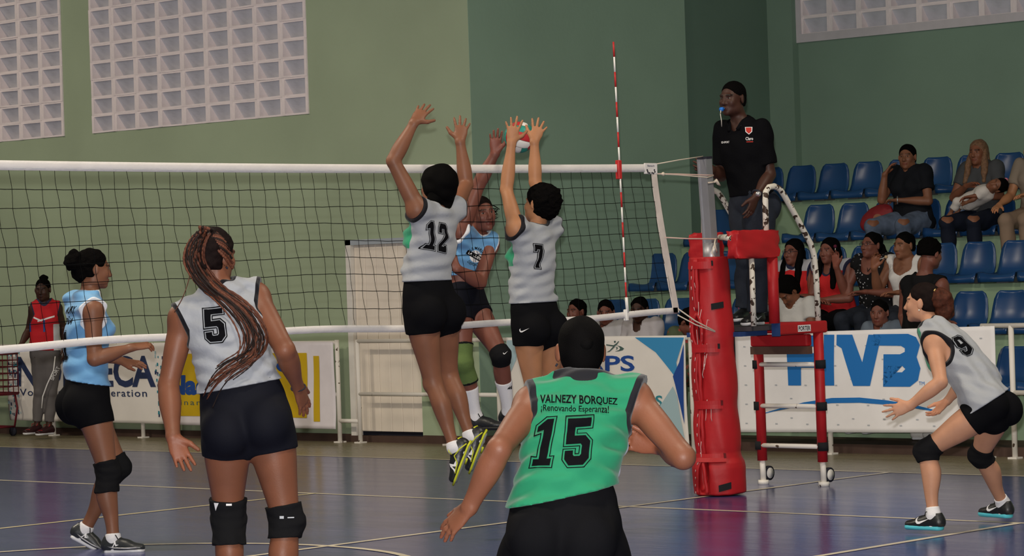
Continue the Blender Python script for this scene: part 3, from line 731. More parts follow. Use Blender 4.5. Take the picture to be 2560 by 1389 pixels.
# bleacher steps and bucket seats
LIP = [.50, .95, 1.38, 1.80, 2.22]; RX = [5.25+.75*k for k in range(5)]
for k in range(5):
    x0 = RX[k]+.09; x1 = (RX[k+1]+.09) if k < 4 else BX; z1 = LIP[k]-.045
    tag(bevel(MB().box((x0, -6, 0 if k == 0 else LIP[k-1]-.06), (x1, Y0, z1)).build('bleacher_step', M_RISER), .012, 2), kind='structure')
M_SEAT = mat('seat_blue', (.012, .055, .165), .28, .5, var=.08, vscale=6)
def seat_mesh():
    # profile (x depth, z height) from front lip over the pan up the back
    pr = [(.0, -.035), (.0, .0), (.02, .028), (.08, .030), (.18, .015), (.27, .012), (.33, .03), (.365, .09), (.385, .17), (.40, .25), (.408, .30), (.41, .325)]
    hw = [.180, .188, .190, .190, .190, .190, .188, .185, .180, .168, .145, .11]
    nu = 11; mb = MB()
    def layer(off):
        vs = []
        for i, ((x, z), hh) in enumerate(zip(pr, hw)):
            a = np.array(pr[max(i-1, 0)]); b = np.array(pr[min(i+1, len(pr)-1)]); t = nrm(b-a); nn = V(t[1], -t[0])
            for j in range(nu):
                u = -1+2*j/(nu-1); dish = .028*(u*u) if i > 1 else .008*u*u
                up_ = -nn if True else nn
                vs.append((x+up_[0]*(dish-off), u*hh, z+up_[1]*(dish-off)))
        return vs
    A, B = layer(0), layer(.012); m = len(pr); b0 = len(A)
    fs = [(i*nu+j, i*nu+j+1, (i+1)*nu+j+1, (i+1)*nu+j) for i in range(m-1) for j in range(nu-1)]
    fs += [tuple(q+b0 for q in f[::-1]) for f in fs]
    rim = [j for j in range(nu)]+[i*nu+nu-1 for i in range(1, m)]+[(m-1)*nu+j for j in range(nu-2, -1, -1)]+[i*nu for i in range(m-2, 0, -1)]
    fs += [(rim[i], rim[i]+b0, rim[(i+1) % len(rim)]+b0, rim[(i+1) % len(rim)]) for i in range(len(rim))]
    mb.add(A+B, fs, True); me = mb.mesh('shell'); me.materials.append(M_SEAT); return me
sme = seat_mesh()
mm = MB(); mm.box((.10, -.06, -.05), (.28, .06, .006)); mme = mm.mesh('seat_mount'); mme.materials.append(mat('mount_grey', (.12, .12, .12), .5))
ROWN = ['front row', 'second row', 'third row', 'fourth row', 'top row']
ORD = ['first', 'second', 'third', 'fourth', 'fifth', 'sixth', 'seventh', 'eighth', 'ninth', 'tenth', 'eleventh', 'twelfth', 'thirteenth', 'fourteenth', 'fifteenth']
SEATY = [5.40, 5.50, 5.48, 5.33, 5.275]
HIDE = {0: set(range(0, 11)), 1: {8}, 2: set(), 3: {2}, 4: set()}
def px(Pw):
    d = np.asarray(Pw, float)-CAM; z = d@FW; return IW/2+FPX*(d@RT)/z, IH/2-FPX*(d@UP)/z
for k in range(5):
    cnt = 0
    for i in range(16):
        y = SEATY[k]-.405*i; x_, y_ = px((RX[k]+.38, y, LIP[k]+.2))
        if x_ > 2830 or i in HIDE[k]: continue
        r = empty('bucket_seat', (RX[k], y, LIP[k]), 'blue plastic bucket seat, %s from the corner wall in the %s of the bleachers' % (ORD[cnt], ROWN[k]) if k else
                  'blue plastic bucket seat of the front row, %s right of the blue lettered banner' % ORD[cnt], 'seat', 'bleacher bucket seats'); cnt += 1
        for nm, me in (('shell', sme), ('seat_mount', mme)):
            o = bpy.data.objects.new(nm, me); COL.objects.link(o); o.parent = r

# railings with pipe posts
def pipe(mb, a, b, r=.021): mb.tube([a, b], r, 10)
def railing(label, y0, y1, posts, rails, m=M_CHIP2, x=4.47, extra=None):
    r = empty('pipe_railing', (x, (y0+y1)/2, 0), label, 'railing')
    for (py, z) in posts:
        local(MB().tube([(x, py, 0), (x, py, z)], .022, 10).build('post', m), r)
        local(MB().box((x-.045, py-.04, 0), (x+.045, py+.04, .012)).build('base_plate', m), r)
    for (a, b, z) in rails: local(MB().tube([(x, a, z), (x, b, z)], .02, 10).build('rail', m), r)
    return r
railing('white pipe railing holding the banners at the far end of the hall', 12.6, 7.4, [(11.72, .95), (10.26, .96), (8.75, .96), (7.36, .98)], [(12.9, 7.36, .955), (12.9, 7.36, .46)])
railing('chipped white railing in front of the plank door', 7.14, 5.27, [(7.08, .98), (5.92, .97), (5.27, .97)], [(7.08, 5.27, .965), (7.08, 5.27, .465), (7.36, 7.08, .207)])
railing('white pipe railing behind the padded net post', 5.2, 3.0, [(4.1, .96), (3.03, .985)], [(5.2, 3.03, .965), (3.03, 2.45, .47)])
railing('white pipe railing at the far right of the bleachers', 2.45, -3, [(1.6, .98), (.09, 1.03), (-.15, 1.03), (-2.4, 1.03)], [(2.45, .09, .97), (.12, -3, 1.03), (-.15, -3, .51)], x=4.47)

# banners
M_BWH = mat('banner_white', (.80, .76, .71), .6, var=.06, vscale=3, sheen=.1); M_NAVY = mat('print_navy', (.03, .045, .11), .6)
M_FBLUE = mat('print_blue', (.02, .17, .50), .55); M_FWH = mat('banner_white_bright', (.84, .82, .82), .55, var=.06, vscale=4)
M_YEL = mat('print_yellow', (.60, .40, .015), .6, var=.08, vscale=3); M_LBL = mat('print_light_blue', (.05, .28, .55), .55); M_DBL = mat('print_deep_blue', (.02, .07, .30), .55)
M_PALE = mat('print_pale_teal', (.38, .53, .58), .55); M_TEAL = mat('print_teal', (.04, .24, .30), .55); M_GRN = mat('print_grey_green', (.07, .12, .11), .6); M_GREY = mat('print_grey', (.45, .47, .50), .6)
M_BLK = mat('print_black', (.012, .012, .014), .6); M_WHT = mat('print_white', (.75, .74, .74), .55)
def banner(name, label, yl, yr, ztl, ztr, zbl, zbr, m, x=4.425, amp=.012, seed=1, nu=60, nv=24):
    """cloth between left edge yl and right edge yr (y decreases to the right in the picture)"""
    rg = np.random.RandomState(seed); ph = rg.uniform(0, 6, 6)
    def fn(u, v, o):
        y = yl+(yr-yl)*u; zt = ztl+(ztr-ztl)*u; zb = zbl+(zbr-zbl)*u; z = zb+(zt-zb)*v
        q = amp*(math.sin(9*u+3*v+ph[0])+.6*math.sin(17*u-6*v+ph[1])+.5*math.sin(5*v+4*u+ph[2]))*(.4+.6*(1-v))
        return (x+q+o, y, z)
    mb = MB(); mb.grid(lambda u, v: fn(u, v, 0), nu, nv); b0 = nu*nv; mb.grid(lambda u, v: fn(1-u, v, .004), nu, nv)
    e = [(0, i) for i in range(nv)]
    fs = []
    for j in range(nv-1):
        fs += [(j*nu, (j+1)*nu, b0+(j+1)*nu+nu-1, b0+j*nu+nu-1), ((j+1)*nu+nu-1, j*nu+nu-1, b0+j*nu, b0+(j+1)*nu)]
    for i in range(nu-1):
        fs += [(i+1, i, b0+nu-1-i, b0+nu-2-i), ((nv-1)*nu+i, (nv-1)*nu+i+1, b0+(nv-1)*nu+nu-2-i, b0+(nv-1)*nu+nu-1-i)]
    mb.f += fs; mb.smooth += [False]*len(fs)
    o = mb.build(name, m); tag(o, label, 'banner'); bv = bvh_of(o)
    def put(nm, bms, m2, lift=.002):
        return decal(nm, bms, bv, V(x-.1, 0, 0), V(0, -1, 0), V(0, 0, 1), m2, o, lift=lift+.0025, mx=.03)
    return o, put
def bx(y0, y1, z0, z1): return poly_bm([[(-y0, z0), (-y1, z0), (-y1, z1), (-y0, z1)]])   # y0>y1 (left to right)
def T(s, yl, yr, z0, z1, **k): return fit(text_bm(s, **k), -yl, -yr, z0, z1)
def pp(lst, x=4.425): return [tuple((lambda q: (-q[1], q[2]))(onX(a, b, x))) for a, b in lst]   # picture points on the banner plane
def ccw(P_):
    P_ = list(P_); s = sum(P_[i-1][0]*P_[i][1]-P_[i][0]*P_[i-1][1] for i in range(len(P_))); return P_ if s > 0 else P_[::-1]
def shape(lst): return poly_bm([ccw(pp(lst))])
# confederation banner
o, put = banner('cloth_banner', 'white cloth banner with big navy capitals and small print on the far railing', 12.42, 9.80, .90, .975, .16, .15, M_BWH, seed=2)
put('lettering', T('NORCECA', 12.25, 9.98, .52, .845, bold=.03), M_NAVY); put('lettering', T('Volleyball Confederation', 12.2, 10.12, .40, .50, sp=1.15, bold=.008), M_NAVY)
rg = random.Random(5)
for e0, e1 in ((12.40, 12.2), (9.97, 9.75)):
    for mm_ in (M_PALE, M_TEAL, M_NAVY):
        bms = []
        for i in range(26):
            a = rg.uniform(e1, e0); z = rg.uniform(.2, .88); s = rg.uniform(.012, .026); bms.append(bx(a+s, a, z, z+s*1.5))
        put('mosaic_print', bms, mm_)
# yellow sponsor banner
o, put = banner('cloth_banner', 'white bordered yellow sponsor banner beside the plank door', 9.78, 7.37, .985, .965, .145, .13, mat('banner_lilac_white', (.76, .71, .74), .6, var=.05), seed=3)
put('yellow_field', bx(9.72, 7.74, .235, .86), M_YEL); put('yellow_stripe', bx(7.65, 7.57, .20, .83), M_YEL)
put('lettering', T('Nacional', 9.77, 8.52, .445, .645, bold=.05), mat('print_royal', (.02, .07, .28), .55), .004); put('lettering', T('Financiera', 9.67, 8.88, .345, .40, sp=1.3), M_GRN, .004)
put('emblem', [poly_bm([ccw([(-8.05+.11*math.cos(a)*s, .73+.055*math.sin(a)*s) for a in np.linspace(0, 2*math.pi, 20)[:-1]]) for s in (1,)])], M_DBL, .004)
# practice banner with blue sweep
o, put = banner('cloth_banner', 'white banner with curving blue and teal sweeps behind the green jersey player', 5.12, 3.055, .985, .985, .14, .04, M_BWH, seed=4, amp=.010)
put('blue_sweep', shape([(1588, 843), (1711, 843), (1692, 905), (1700, 960), (1684, 935), (1640, 880)]), M_LBL, .004)
put('deep_blue_sweep', shape([(1711, 858), (1713, 1060), (1703, 1010), (1690, 960), (1684, 940), (1700, 905)]), M_DBL, .007)
put('pale_sweep', shape([(1684, 965), (1695, 990), (1711, 1095), (1690, 1098), (1600, 1090), (1650, 1015)]), M_PALE, .005)
put('pale_sweep', shape([(1268, 850), (1300, 849), (1290, 900), (1262, 960)]), M_PALE); put('blue_sweep', shape([(1252, 1070), (1250, 990), (1262, 975), (1280, 1000), (1290, 1060)]), M_LBL)
a = pp([(1402, 928), (1586, 888)]); put('lettering', T('CAPS', -a[0][0], -a[1][0], a[0][1], a[1][1], bold=.02), M_DBL)
a = pp([(1560, 1016), (1656, 988)]); put('lettering', T('CAPS', -a[0][0], -a[1][0], a[0][1], a[1][1], bold=.02), M_TEAL)
put('emblem', [shape([(1515, 860), (1533, 862.5), (1540, 858), (1545.5, 852), (1547, 853), (1541, 862), (1534, 866), (1515, 863)]), shape([(1534, 864), (1537, 866), (1530, 873), (1523, 879), (1516, 880), (1524, 875), (1530, 868)]), shape([(1540, 862.5), (1552, 865.5), (1560, 870.5), (1556, 875), (1546, 877.5), (1536, 878), (1547, 874.5), (1550, 870.5), (1547, 866.5)]), shape([(1538, 866), (1544, 868), (1543, 872), (1539, 874), (1541, 870)]), shape([(1534, 852), (1538, 851), (1539, 855), (1535, 857)])], M_GRN)
# federation banner
o, put = banner('cloth_banner', 'white banner with large blue capitals and a blue arc below the spectators', 2.52, -.03, .99, 1.03, .17, .20, M_FWH, seed=6, amp=.008)
def sh2(*ls): return [shape(l) for l in ls]
put('lettering', sh2([(1966, 838), (2053, 838), (2053, 866), (2003, 866), (2003, 882), (2040, 882), (2040, 918), (2003, 918), (2003, 963), (1970, 963)],
                     [(2061, 836), (2087, 836), (2087, 963), (2061, 963)],
                     [(2093, 836), (2132, 836), (2157, 905), (2172, 836), (2204, 836), (2176, 964), (2134, 964), (2106, 870), (2093, 862)]), M_FBLUE)
B_o = pp([(2184, 835), (2270, 834), (2290, 842), (2300, 862), (2292, 892), (2302, 920), (2296, 950), (2276, 966), (2209, 966), (2209, 885), (2250, 885), (2262, 879), (2262, 870), (2252, 864), (2178, 863)])
put('lettering', [poly_bm([ccw(B_o), ccw(pp([(2209, 914), (2256, 914), (2264, 922), (2256, 930), (2209, 930)]))])], M_FBLUE)
put('lettering', T('TM', -pp([(2298, 962)])[0][0], -pp([(2312, 962)])[0][0], pp([(2298, 962)])[0][1], pp([(2298, 953)])[0][1]), M_FBLUE)
up_ = [(1895, 1036), (1950, 1020), (2010, 1005), (2080, 994), (2150, 993), (2220, 1000), (2290, 1012), (2335, 1024)]; lo_ = [(2335, 1028), (2290, 1020), (2220, 1011), (2150, 1006), (2080, 1007), (2010, 1013), (1950, 1024), (1895, 1037)]
put('arc_print', shape(up_+lo_), M_FBLUE)
dots = []
for i in range(16):
    for k_ in range(5):
        y = 2.42-i*.155; z = .24+k_*.16+(i % 2)*.05; dots.append(bx(y+.012, y-.012, z, z+.01))
put('dotted_print', dots, M_GREY, .0012)
# ---------------------------------------------------------------- net, antenna, post, referee stand, ball, cart
M_CORD = mat('net_cord', (.006, .006, .006), .95, .02); M_TAPE = mat('net_tape', (.70, .67, .65), .7, var=.06, vscale=7, bump=.15, bscale=60)
M_TAPED = mat('net_tape_worn', (.62, .55, .50), .7, var=.18, vscale=9); M_ROPE = mat('rope', (.62, .54, .44), .8, var=.1); M_ROPEP = mat('rope_pinkish', (.60, .42, .36), .8, var=.1)
M_ALU = mat('aluminium', (.34, .34, .36), .42, .5, metal=.55, var=.06); M_RED = mat('red_vinyl', (.40, .013, .017), .5, .3, var=.12, vscale=5, bump=.35, bscale=9)
M_REDIN = mat('red_vinyl_inside', (.12, .008, .010), .7); M_STITCH = mat('stitch', (.60, .50, .48), .8); M_VELC = mat('velcro', (.014, .014, .016), .9)
M_REDP = mat('red_plastic', (.50, .03, .03), .4); M_WHP = mat('white_plastic', (.78, .76, .72), .4)
XL, XR = -6.6, .40
def top_z(x): t = (x-XR)/(XL-XR); return 2.262-.0-.035*4*t*(1-t)*.55
def bot_z(x): return 1.283+.012*math.sin(x*1.3)+.006*math.sin(x*4)
XRB = .565     # the lower corner is pulled further out
net = empty('volleyball_net', (-1.5, 0, 0), 'black string volleyball net with white top and bottom tapes across the court', 'net')
def strip(fn_lo, fn_hi, x0, x1, n, th, name, m):
    mb = MB(); xs = np.linspace(x0, x1, n)
    for s in (-1, 1):
        b = len(mb.v); vs = []
        for x in xs: vs += [(x, s*th, fn_lo(x)), (x, s*th, fn_hi(x))]
        fs = [(2*i, 2*i+2, 2*i+3, 2*i+1)[::(1 if s < 0 else -1)] for i in range(n-1)]; mb.add(vs, fs, True)
    e = []
    for i in range(n-1):
        e += [(2*i+1, 2*i+3, 2*n+2*i+3, 2*n+2*i+1), (2*i+2, 2*i, 2*n+2*i, 2*n+2*i+2)]
    e += [(0, 1, 2*n+1, 2*n), (2*n-1, 2*n-2, 4*n-2, 4*n-1)]; mb.f += e; mb.smooth += [False]*len(e)
    return local(mb.build(name, m), net)
strip(lambda x: top_z(x)-.052, top_z, XL, XR-.02, 90, .004, 'top_tape', M_TAPE)
strip(lambda x: bot_z(x)-.042, bot_z, XL, XRB+.01, 90, .004, 'bottom_tape', M_TAPE)
# stitches on the top tape
for i in range(40):
    x = XL+.1+i*.17+.02*math.sin(i*3)
    if x < .2: local(MB().box((x, -.0056, top_z(x)-.042), (x+.085, -.004, top_z(x)-.0395)).build('stitch', M_GREY), net)
def right_x(z): t = np.clip((2.21-z)/(2.21-1.283), 0, 1); return .355+(XRB-.03-.355)*t**1.35
rgn = np.random.RandomState(2)
NH = 9
for k in range(1, NH):
    z0 = lambda x, k=k: top_z(x)-.05+(bot_z(x)-top_z(x)+.05)*k/NH
    xs = np.linspace(XL, right_x(z0(.3)), 110); ph = rgn.uniform(0, 6)
    local(MB().tube([(x, .004*math.sin(9*x+ph), z0(x)+.003*math.sin(5*x+ph)+.0012*math.sin(31*x+ph)) for x in xs], .0019, 4).build('cord', M_CORD), net)
i = 0; x = .33
while x > XL+.05:
    ph = rgn.uniform(0, 6); pts_ = []
    for q in np.linspace(0, 1, 28):
        zz = top_z(x)-.05+(bot_z(x)-top_z(x)+.05)*q
        sk_ = .085*max(0, 1-(.33-x)/1.6)*q**1.3+.115*q**1.1            # lower cords are dragged towards the post
        pts_.append((x+sk_+.0045*math.sin(q*NH*math.pi*.93+ph*.5+i*math.pi)+.006*math.sin(q*7+ph), .004*math.sin(q*11+ph), zz))
    local(MB().tube(pts_, .0018, 4).build('cord', M_CORD), net); x -= .10; i += 1
sd = []
for q in np.linspace(0, 1, 20):
    z = 2.235+(1.262-2.235)*q; sd.append((right_x(z), z))
mb = MB(); vs = []
for (x, z) in sd:
    for s in (-1, 1):
        vs += [(x-.005, s*.004, z), (x+.048-.010*math.sin(z*3), s*.004, z)]
n = len(sd); fs = []
for i in range(n-1):
    a, b = 4*i, 4*i+4; fs += [(a, a+1, b+1, b), (a+3, a+2, b+2, b+3), (a+1, a+3, b+3, b+1), (a+2, a, b, b+2)]
fs += [(0, 2, 3, 1), (4*n-4, 4*n-3, 4*n-1, 4*n-2)]; mb.add(vs, fs); local(mb.build('side_tape', M_TAPED), net)
sl = bevel(MB().box((.275, -.007, 2.195), (.405, .007, 2.268)).build('corner_sleeve', M_TAPE), .004, 2); local(sl, net)
for (x, z) in [(.295, 2.222), (.30, 2.212), (.305, 2.203), (.37, 2.222), (.375, 2.21), (.32, 2.202), (.345, 2.203), (.36, 2.200)]:
    local(MB().tube([(x, -.0095, z), (x, -.006, z)], .006, 8).build('eyelet', M_DARK), net)
sl_bv = BVHTree.FromPolygons([(.2, -.007, 2), (.5, -.007, 2), (.5, -.007, 2.4), (.2, -.007, 2.4)], [(0, 1, 2, 3)])
local(decal('maker_print', fit(text_bm('Benach', bold=.01), .30, .372, 2.244, 2.256), sl_bv, V(0, 0, 0), V(1, 0, 0), V(0, 0, 1), M_NAVY, net, lift=.001), net)

# antenna
ant = empty('net_antenna', (0, 0, 1.29), 'thin red and white striped antenna rising above the net', 'antenna')
aT, aB = V(-.015, -.012, 3.064), V(.030, -.012, 1.38)
nb = 17
for i in range(nb):
    a = aT+(aB-aT)*i/nb; b = aT+(aB-aT)*(i+1)/nb
    local(MB().tube([a, b], .0062, 8).build('stripe', M_REDP if i % 2 == 0 else M_WHP), ant)
local(MB().tube([aB, aB+V(.008, 0, -.10)], [.011, .010], 8).build('sleeve', M_WHP), ant)
local(bevel(MB().box((-.012, -.02, 2.16), (.022, .012, 2.285)).build('clamp', M_REDP), .004, 1), ant)
local(bevel(MB().box((.020, -.018, 1.225), (.044, .012, 1.30)).build('clamp', M_WHP), .004, 1), ant)

# net post in its red padding
post = empty('net_post', (.96, 0, 0), 'square aluminium net post rising out of red padding', 'post')
pt_, pb_ = V(.925, 0, 2.302), V(.962, 0, 1.70); axp = nrm(pt_-pb_); sx = nrm(np.cross(V(0, 1, 0), axp)); yy = V(0, 1, 0); cc = (pt_+pb_)/2; hl_ = np.linalg.norm(pt_-pb_)/2
local(bevel(MB().obox(cc, sx, yy, axp, .030, .040, hl_).build('tube', M_ALU), .004, 2), post)
for s in (-1, 1): local(MB().obox(cc-sx*.033+yy*s*.034, sx, yy, axp, .006, .006, hl_*.995).build('track', M_ALU), post)
local(MB().obox(pt_+axp*.006, sx, yy, axp, .032, .042, .008).build('cap', M_DARK), post)
local(MB().tube([(.963, 0, 1.725), (.964, 0, 1.55)], .058, 20).build('collar', M_ALU), post)
local(MB().tube([(.964, 0, 1.56), (.972, 0, 0)], .045, 12).build('shaft', M_ALU), post)
def rope(pts_, r, name, m, par): return local(MB().tube(pts_, r, 6).build(name, m), par)
top = top_z(.4)
rope([(.40, 0, 2.262), (.65, 0, 2.292), (.905, 0, 2.318)], .004, 'cable', M_ROPE, post)
rope([(.40, 0, 2.197), (.62, -.005, 2.196), (.89, -.045, 2.187), (.955, -.046, 2.188), (.96, .02, 2.19)], .0045, 'rope', M_ROPEP, post)
rope([(.40, 0, 2.197), (.62, -.004, 2.190), (.885, -.046, 2.172), (.955, -.046, 2.183)], .0045, 'rope', M_ROPE, post)
rope([(.895, -.048, 2.135), (.965, -.047, 2.14), (.97, .01, 2.14)], .006, 'rope', M_ROPE, post)
local(MB().tube([(.455, 0, 2.196), (.47, 0, 2.196), (.485, 0, 2.195)], [.006, .014, .006], 8).build('knot', M_ROPE), post)
local(MB().tube([(.95, -.05, 2.138), (.965, -.06, 2.15), (.985, -.06, 2.13), (1.01, -.06, 2.115)], [.007, .014, .011, .004], 8).build('knot', M_ROPE), post)
rope([(.455, 0, 1.77), (.7, -.02, 1.757), (.93, -.06, 1.752), (1.02, -.03, 1.752)], .005, 'rope', M_ROPEP, post)
rope([(.93, -.065, 1.752), (.90, -.075, 1.70), (.86, -.085, 1.66), (.90, -.085, 1.615), (.97, -.07, 1.60)], .004, 'rope', M_ROPE, post)
rope([(.93, -.065, 1.75), (.90, -.08, 1.72), (.905, -.085, 1.685), (.93, -.075, 1.66)], .005, 'rope', M_ROPE, post)
rope([(.575, 0, 1.29), (.70, -.05, 1.20), (.83, -.115, 1.125)], .005, 'rope', M_ROPE, post); rope([(.575, 0, 1.245), (.70, -.05, 1.175), (.83, -.115, 1.120)], .0045, 'rope', M_ROPE, post)

pad = empty('post_padding', (.97, 0, 0), 'red vinyl padding strapped round the net post', 'padding')
A_, B_ = V(.975, 0, 0.02), V(.926, 0, 1.63)
vdir = nrm(CAM*V(1, 1, 0)-A_*V(1, 1, 0)); rtd = V(RT[0], RT[1], 0)/np.linalg.norm(RT[:2])
def padpt(z, ang, r): # ang from the direction facing the photographer, positive to the right
    c = A_+(B_-A_)*(z/1.61); return c+r*(vdir*math.cos(ang)+rtd*math.sin(ang))
seam = -.75
pads = Loft(A_, B_, [(0, .178), (.06, .182), (.13, .176), (.155, .155), (.20, .158), (.30, .158), (.375, .148), (.42, .154), (.55, .153), (.62, .145), (.66, .150), (.80, .143), (.92, .139), (1, .132)], k=.01, endk=.12)
def pw(q):
    q = q.astype(float); zz = q[:, 2]; d = q-A_; ang = np.arctan2(d@rtd, d@vdir)-seam
    g = np.exp(-(ang/.22)**2)*.014
    pin = sum(np.exp(-((zz-z0)/.05)**2) for z0 in (.24, .60, .995))
    r = np.sin(ang*9+zz*8)*.003*np.exp(-(ang/1.2)**2)+np.sin(zz*17+ang*5)*.002
    return (g*(.35+pin)+r).astype(F32)
subs_ = [Ball(padpt(1.10, seam-.02, .135), (.036, .08, .095), (nrm(np.cross(V(0, 0, 1), vdir)), vdir, V(0, 0, 1)), k=.02), Ball(padpt(.13, seam+.02, .17), (.045, .10, .13), (nrm(np.cross(V(0, 0, 1), vdir)), vdir, V(0, 0, 1)), k=.02),
         Loft(padpt(1.28, seam, .13), padpt(1.56, seam, .13), [.012, .015, .012], k=.02), Loft(padpt(.66, seam, .145), padpt(.93, seam, .145), [.006, .013, .006], k=.015), Loft(padpt(.3, seam, .155), padpt(.54, seam, .15), [.005, .010, .005], k=.015)]
local(link('cover', surface([pads], .007, subs=subs_, warp=pw, cuts=[(V(0, 0, .004), V(0, 0, -1)), (B_+V(0, 0, .0), V(0, 0, 1))], name='cover'), M_RED), pad)
local(MB().tube([A_+V(0, 0, .0), B_-V(0, 0, .02)], .10, 16).build('foam_core', M_REDIN), pad)
# rolled seam edges, stitching, straps and patches
for sgn in (-1, 1):
    for (z0, z1, w0) in ((.0, .25, .20), (.26, .59, .07), (.61, .98, .07), (.985, 1.23, .27), (1.25, 1.60, .085)):
        pts_ = []
        for q in np.linspace(0, 1, 16):
            z = z0+(z1-z0)*q; bul = math.sin(q*math.pi)**.8; rr = float(np.interp(z/1.61, np.linspace(0, 1, 48), pads.w))
            if z0 == 0: bul = math.sin((1-q)*math.pi/2)**.7
            pts_.append(padpt(z, seam+sgn*(.03+w0*bul+.012*math.sin(z*50)), rr+.004-.012*(1-bul)))
        local(MB().tube(pts_, .0125, 8).build('seam_roll', M_RED), pad)
        st_ = [p_+nrm(p_-(A_+(B_-A_)*(p_[2]/1.61)))*.0115+rtd*sgn*.006 for p_ in pts_]
        for a_ in range(0, 15, 3): local(MB().tube([st_[a_], st_[a_+1]], .0022, 5).build('stitch', M_STITCH), pad)
def patch(name, z, a0, a1, hh, m, lift=.006, tilt=0.):
    mb = MB(); nn = 14
    def f(u, v, l):
        a = a0+(a1-a0)*u; zz = z+(v-.5)*hh+tilt*(u-.5); rr = float(np.interp(zz/1.61, np.linspace(0, 1, 48), pads.w)); return padpt(zz, a, rr+l)
    mb.grid(lambda u, v: f(u, v, lift+.004), nn, 3, False); b0 = nn*3; mb.grid(lambda u, v: f(1-u, v, lift-.006), nn, 3, False)
    e = []
    for i in range(nn-1): e += [(i+1, i, b0+nn-1-i, b0+nn-2-i), (2*nn+i, 2*nn+i+1, b0+2*nn+nn-2-i, b0+2*nn+nn-1-i)]
    for j in range(2): e += [(j*nn, (j+1)*nn, b0+(j+1)*nn+nn-1, b0+j*nn+nn-1), ((j+1)*nn+nn-1, j*nn+nn-1, b0+j*nn, b0+(j+1)*nn)]
    mb.f += e; mb.smooth += [False]*len(e)
    return local(mb.build(name, m), pad)
for z in (.245, .605, .99): patch('strap', z, seam-.35, seam+1.05, .055, M_RED, .012)
patch('strap', 1.555, seam-.45, seam+.95, .05, M_RED, .010)
for z in (.245, .605, .99, 1.555): patch('strap_edge', z+.012, seam+.96 if z < 1.5 else seam+.88, seam+1.06 if z < 1.5 else seam+.96, .035, M_VELC if z > .9 else M_REDIN, .013)
patch('velcro_patch', 1.277, .02, .62, .042, M_VELC, .006, .012); patch('velcro_patch', .045, -.05, .42, .045, M_VELC, .006, .02)
# scuffs where the vinyl has cracked
rs = random.Random(8)
for i in range(16):
    z = rs.uniform(.2, 1.5); a = seam+rs.uniform(-.1, .55); rr = float(np.interp(z/1.61, np.linspace(0, 1, 48), pads.w))
    local(MB().tube([padpt(z+q*rs.uniform(.02, .05), a+rs.uniform(-.06, .06)+.03*q, rr+.003) for q in range(4)], .0020, 5).build('crack', M_STITCH), pad)

# referee's stand
stand = empty('referee_stand', (1.5, 0, 0), 'red padded referee stand with chipped white handrails and ladder', 'stand')
def L_(o): return local(o, stand)
M_BOARD = mat('stand_board', (.05, .045, .05), .7, var=.2); M_WOOD = mat('brown_board', (.10, .055, .04), .6, var=.15); M_BLUEB = mat('blue_bracket', (.02, .05, .16), .5)
for y in (-.265, .265):
    L_(MB().tube([(1.80, y, 1.12), (1.805, y, .17)], .036, 14).build('leg_pad', M_RED)); L_(MB().tube([(1.805, y, .20), (1.81, y, .02)], .021, 10).build('leg', M_CHIP2))
    L_(MB().tube([(1.81, y, .03), (1.81, y, .0)], [.038, .040], 12).build('foot', M_CHIP2))
    L_(MB().tube([(1.875, y-.012, .075), (1.875, y+.012, .075)], .052, 18).build('castor_tyre', M_DARK)); L_(MB().tube([(1.875, y-.016, .075), (1.875, y+.016, .075)], .038, 16).build('castor_hub', M_WHITEP))
    L_(MB().box((1.81, y-.006, .05), (1.875, y+.006, .11)).build('castor_fork', M_WHITEP))
for z in (.855, .56, .278):
    L_(MB().tube([(1.79, .25, z), (1.79, -.25, z)], .017, 10).build('rung', M_CHIP2)); L_(MB().tube([(1.80, .275, z-.03), (1.80, .275, z+.03)], .0385, 12).build('rung_strap', M_VELC)); 
    L_(MB().tube([(1.80, -.275, z-.03), (1.80, -.275, z+.03)], .0385, 12).build('rung_strap', M_VELC))
L_(MB().box((1.06, -.25, 1.115), (1.80, .27, 1.145)).build('platform', M_BOARD))
L_(bevel(MB().box((1.30, -.305, 1.075), (1.865, -.245, 1.160)).build('edge_pad', M_RED), .015, 3)); L_(bevel(MB().box((1.76, -.245, 1.075), (1.85, .30, 1.155)).build('edge_pad', M_RED), .015, 3))
L_(bevel(MB().box((1.70, -.24, .985), (1.76, .26, 1.07)).build('under_pad', M_RED), .012, 2)); L_(MB().box((1.70, -.24, .93), (1.76, .26, .985)).build('step_board', M_WOOD))
L_(MB().box((1.285, -.31, 1.07), (1.305, -.25, 1.165)).build('bracket', M_BLUEB)); L_(MB().box((1.0, -.2, 1.08), (1.3, .27, 1.112)).build('bracket', M_BLUEB))
sb_ = BVHTree.FromPolygons([(1, -.305, 1), (2, -.305, 1), (2, -.305, 1.3), (1, -.305, 1.3)], [(0, 1, 2, 3)])
L_(decal('maker_label', poly_bm([[(1.51, 1.092), (1.66, 1.092), (1.66, 1.138), (1.51, 1.138)]]), sb_, V(0, 0, 0), V(1, 0, 0), V(0, 0, 1), M_WHT, stand, lift=.0015)); L_(decal('maker_print', fit(text_bm('PORTER', bold=.02), 1.518, 1.652, 1.099, 1.131), sb_, V(0, 0, 0), V(1, 0, 0), V(0, 0, 1), M_BLK, stand, lift=.003))
def hoop(y): return [(1.80, y, 1.14), (1.795, y, 1.45), (1.775, y, 1.62), (1.74, y, 1.70), (1.60, y, 1.87), (1.45, y, 2.04), (1.40, y, 2.085), (1.34, y, 2.102), (1.28, y, 2.095), (1.245, y, 2.065), (1.235, y, 2.0), (1.23, y, 1.70)]
for y in (-.27, .27): L_(MB().tube(hoop(y), .021, 12).build('handrail', M_CHIP))
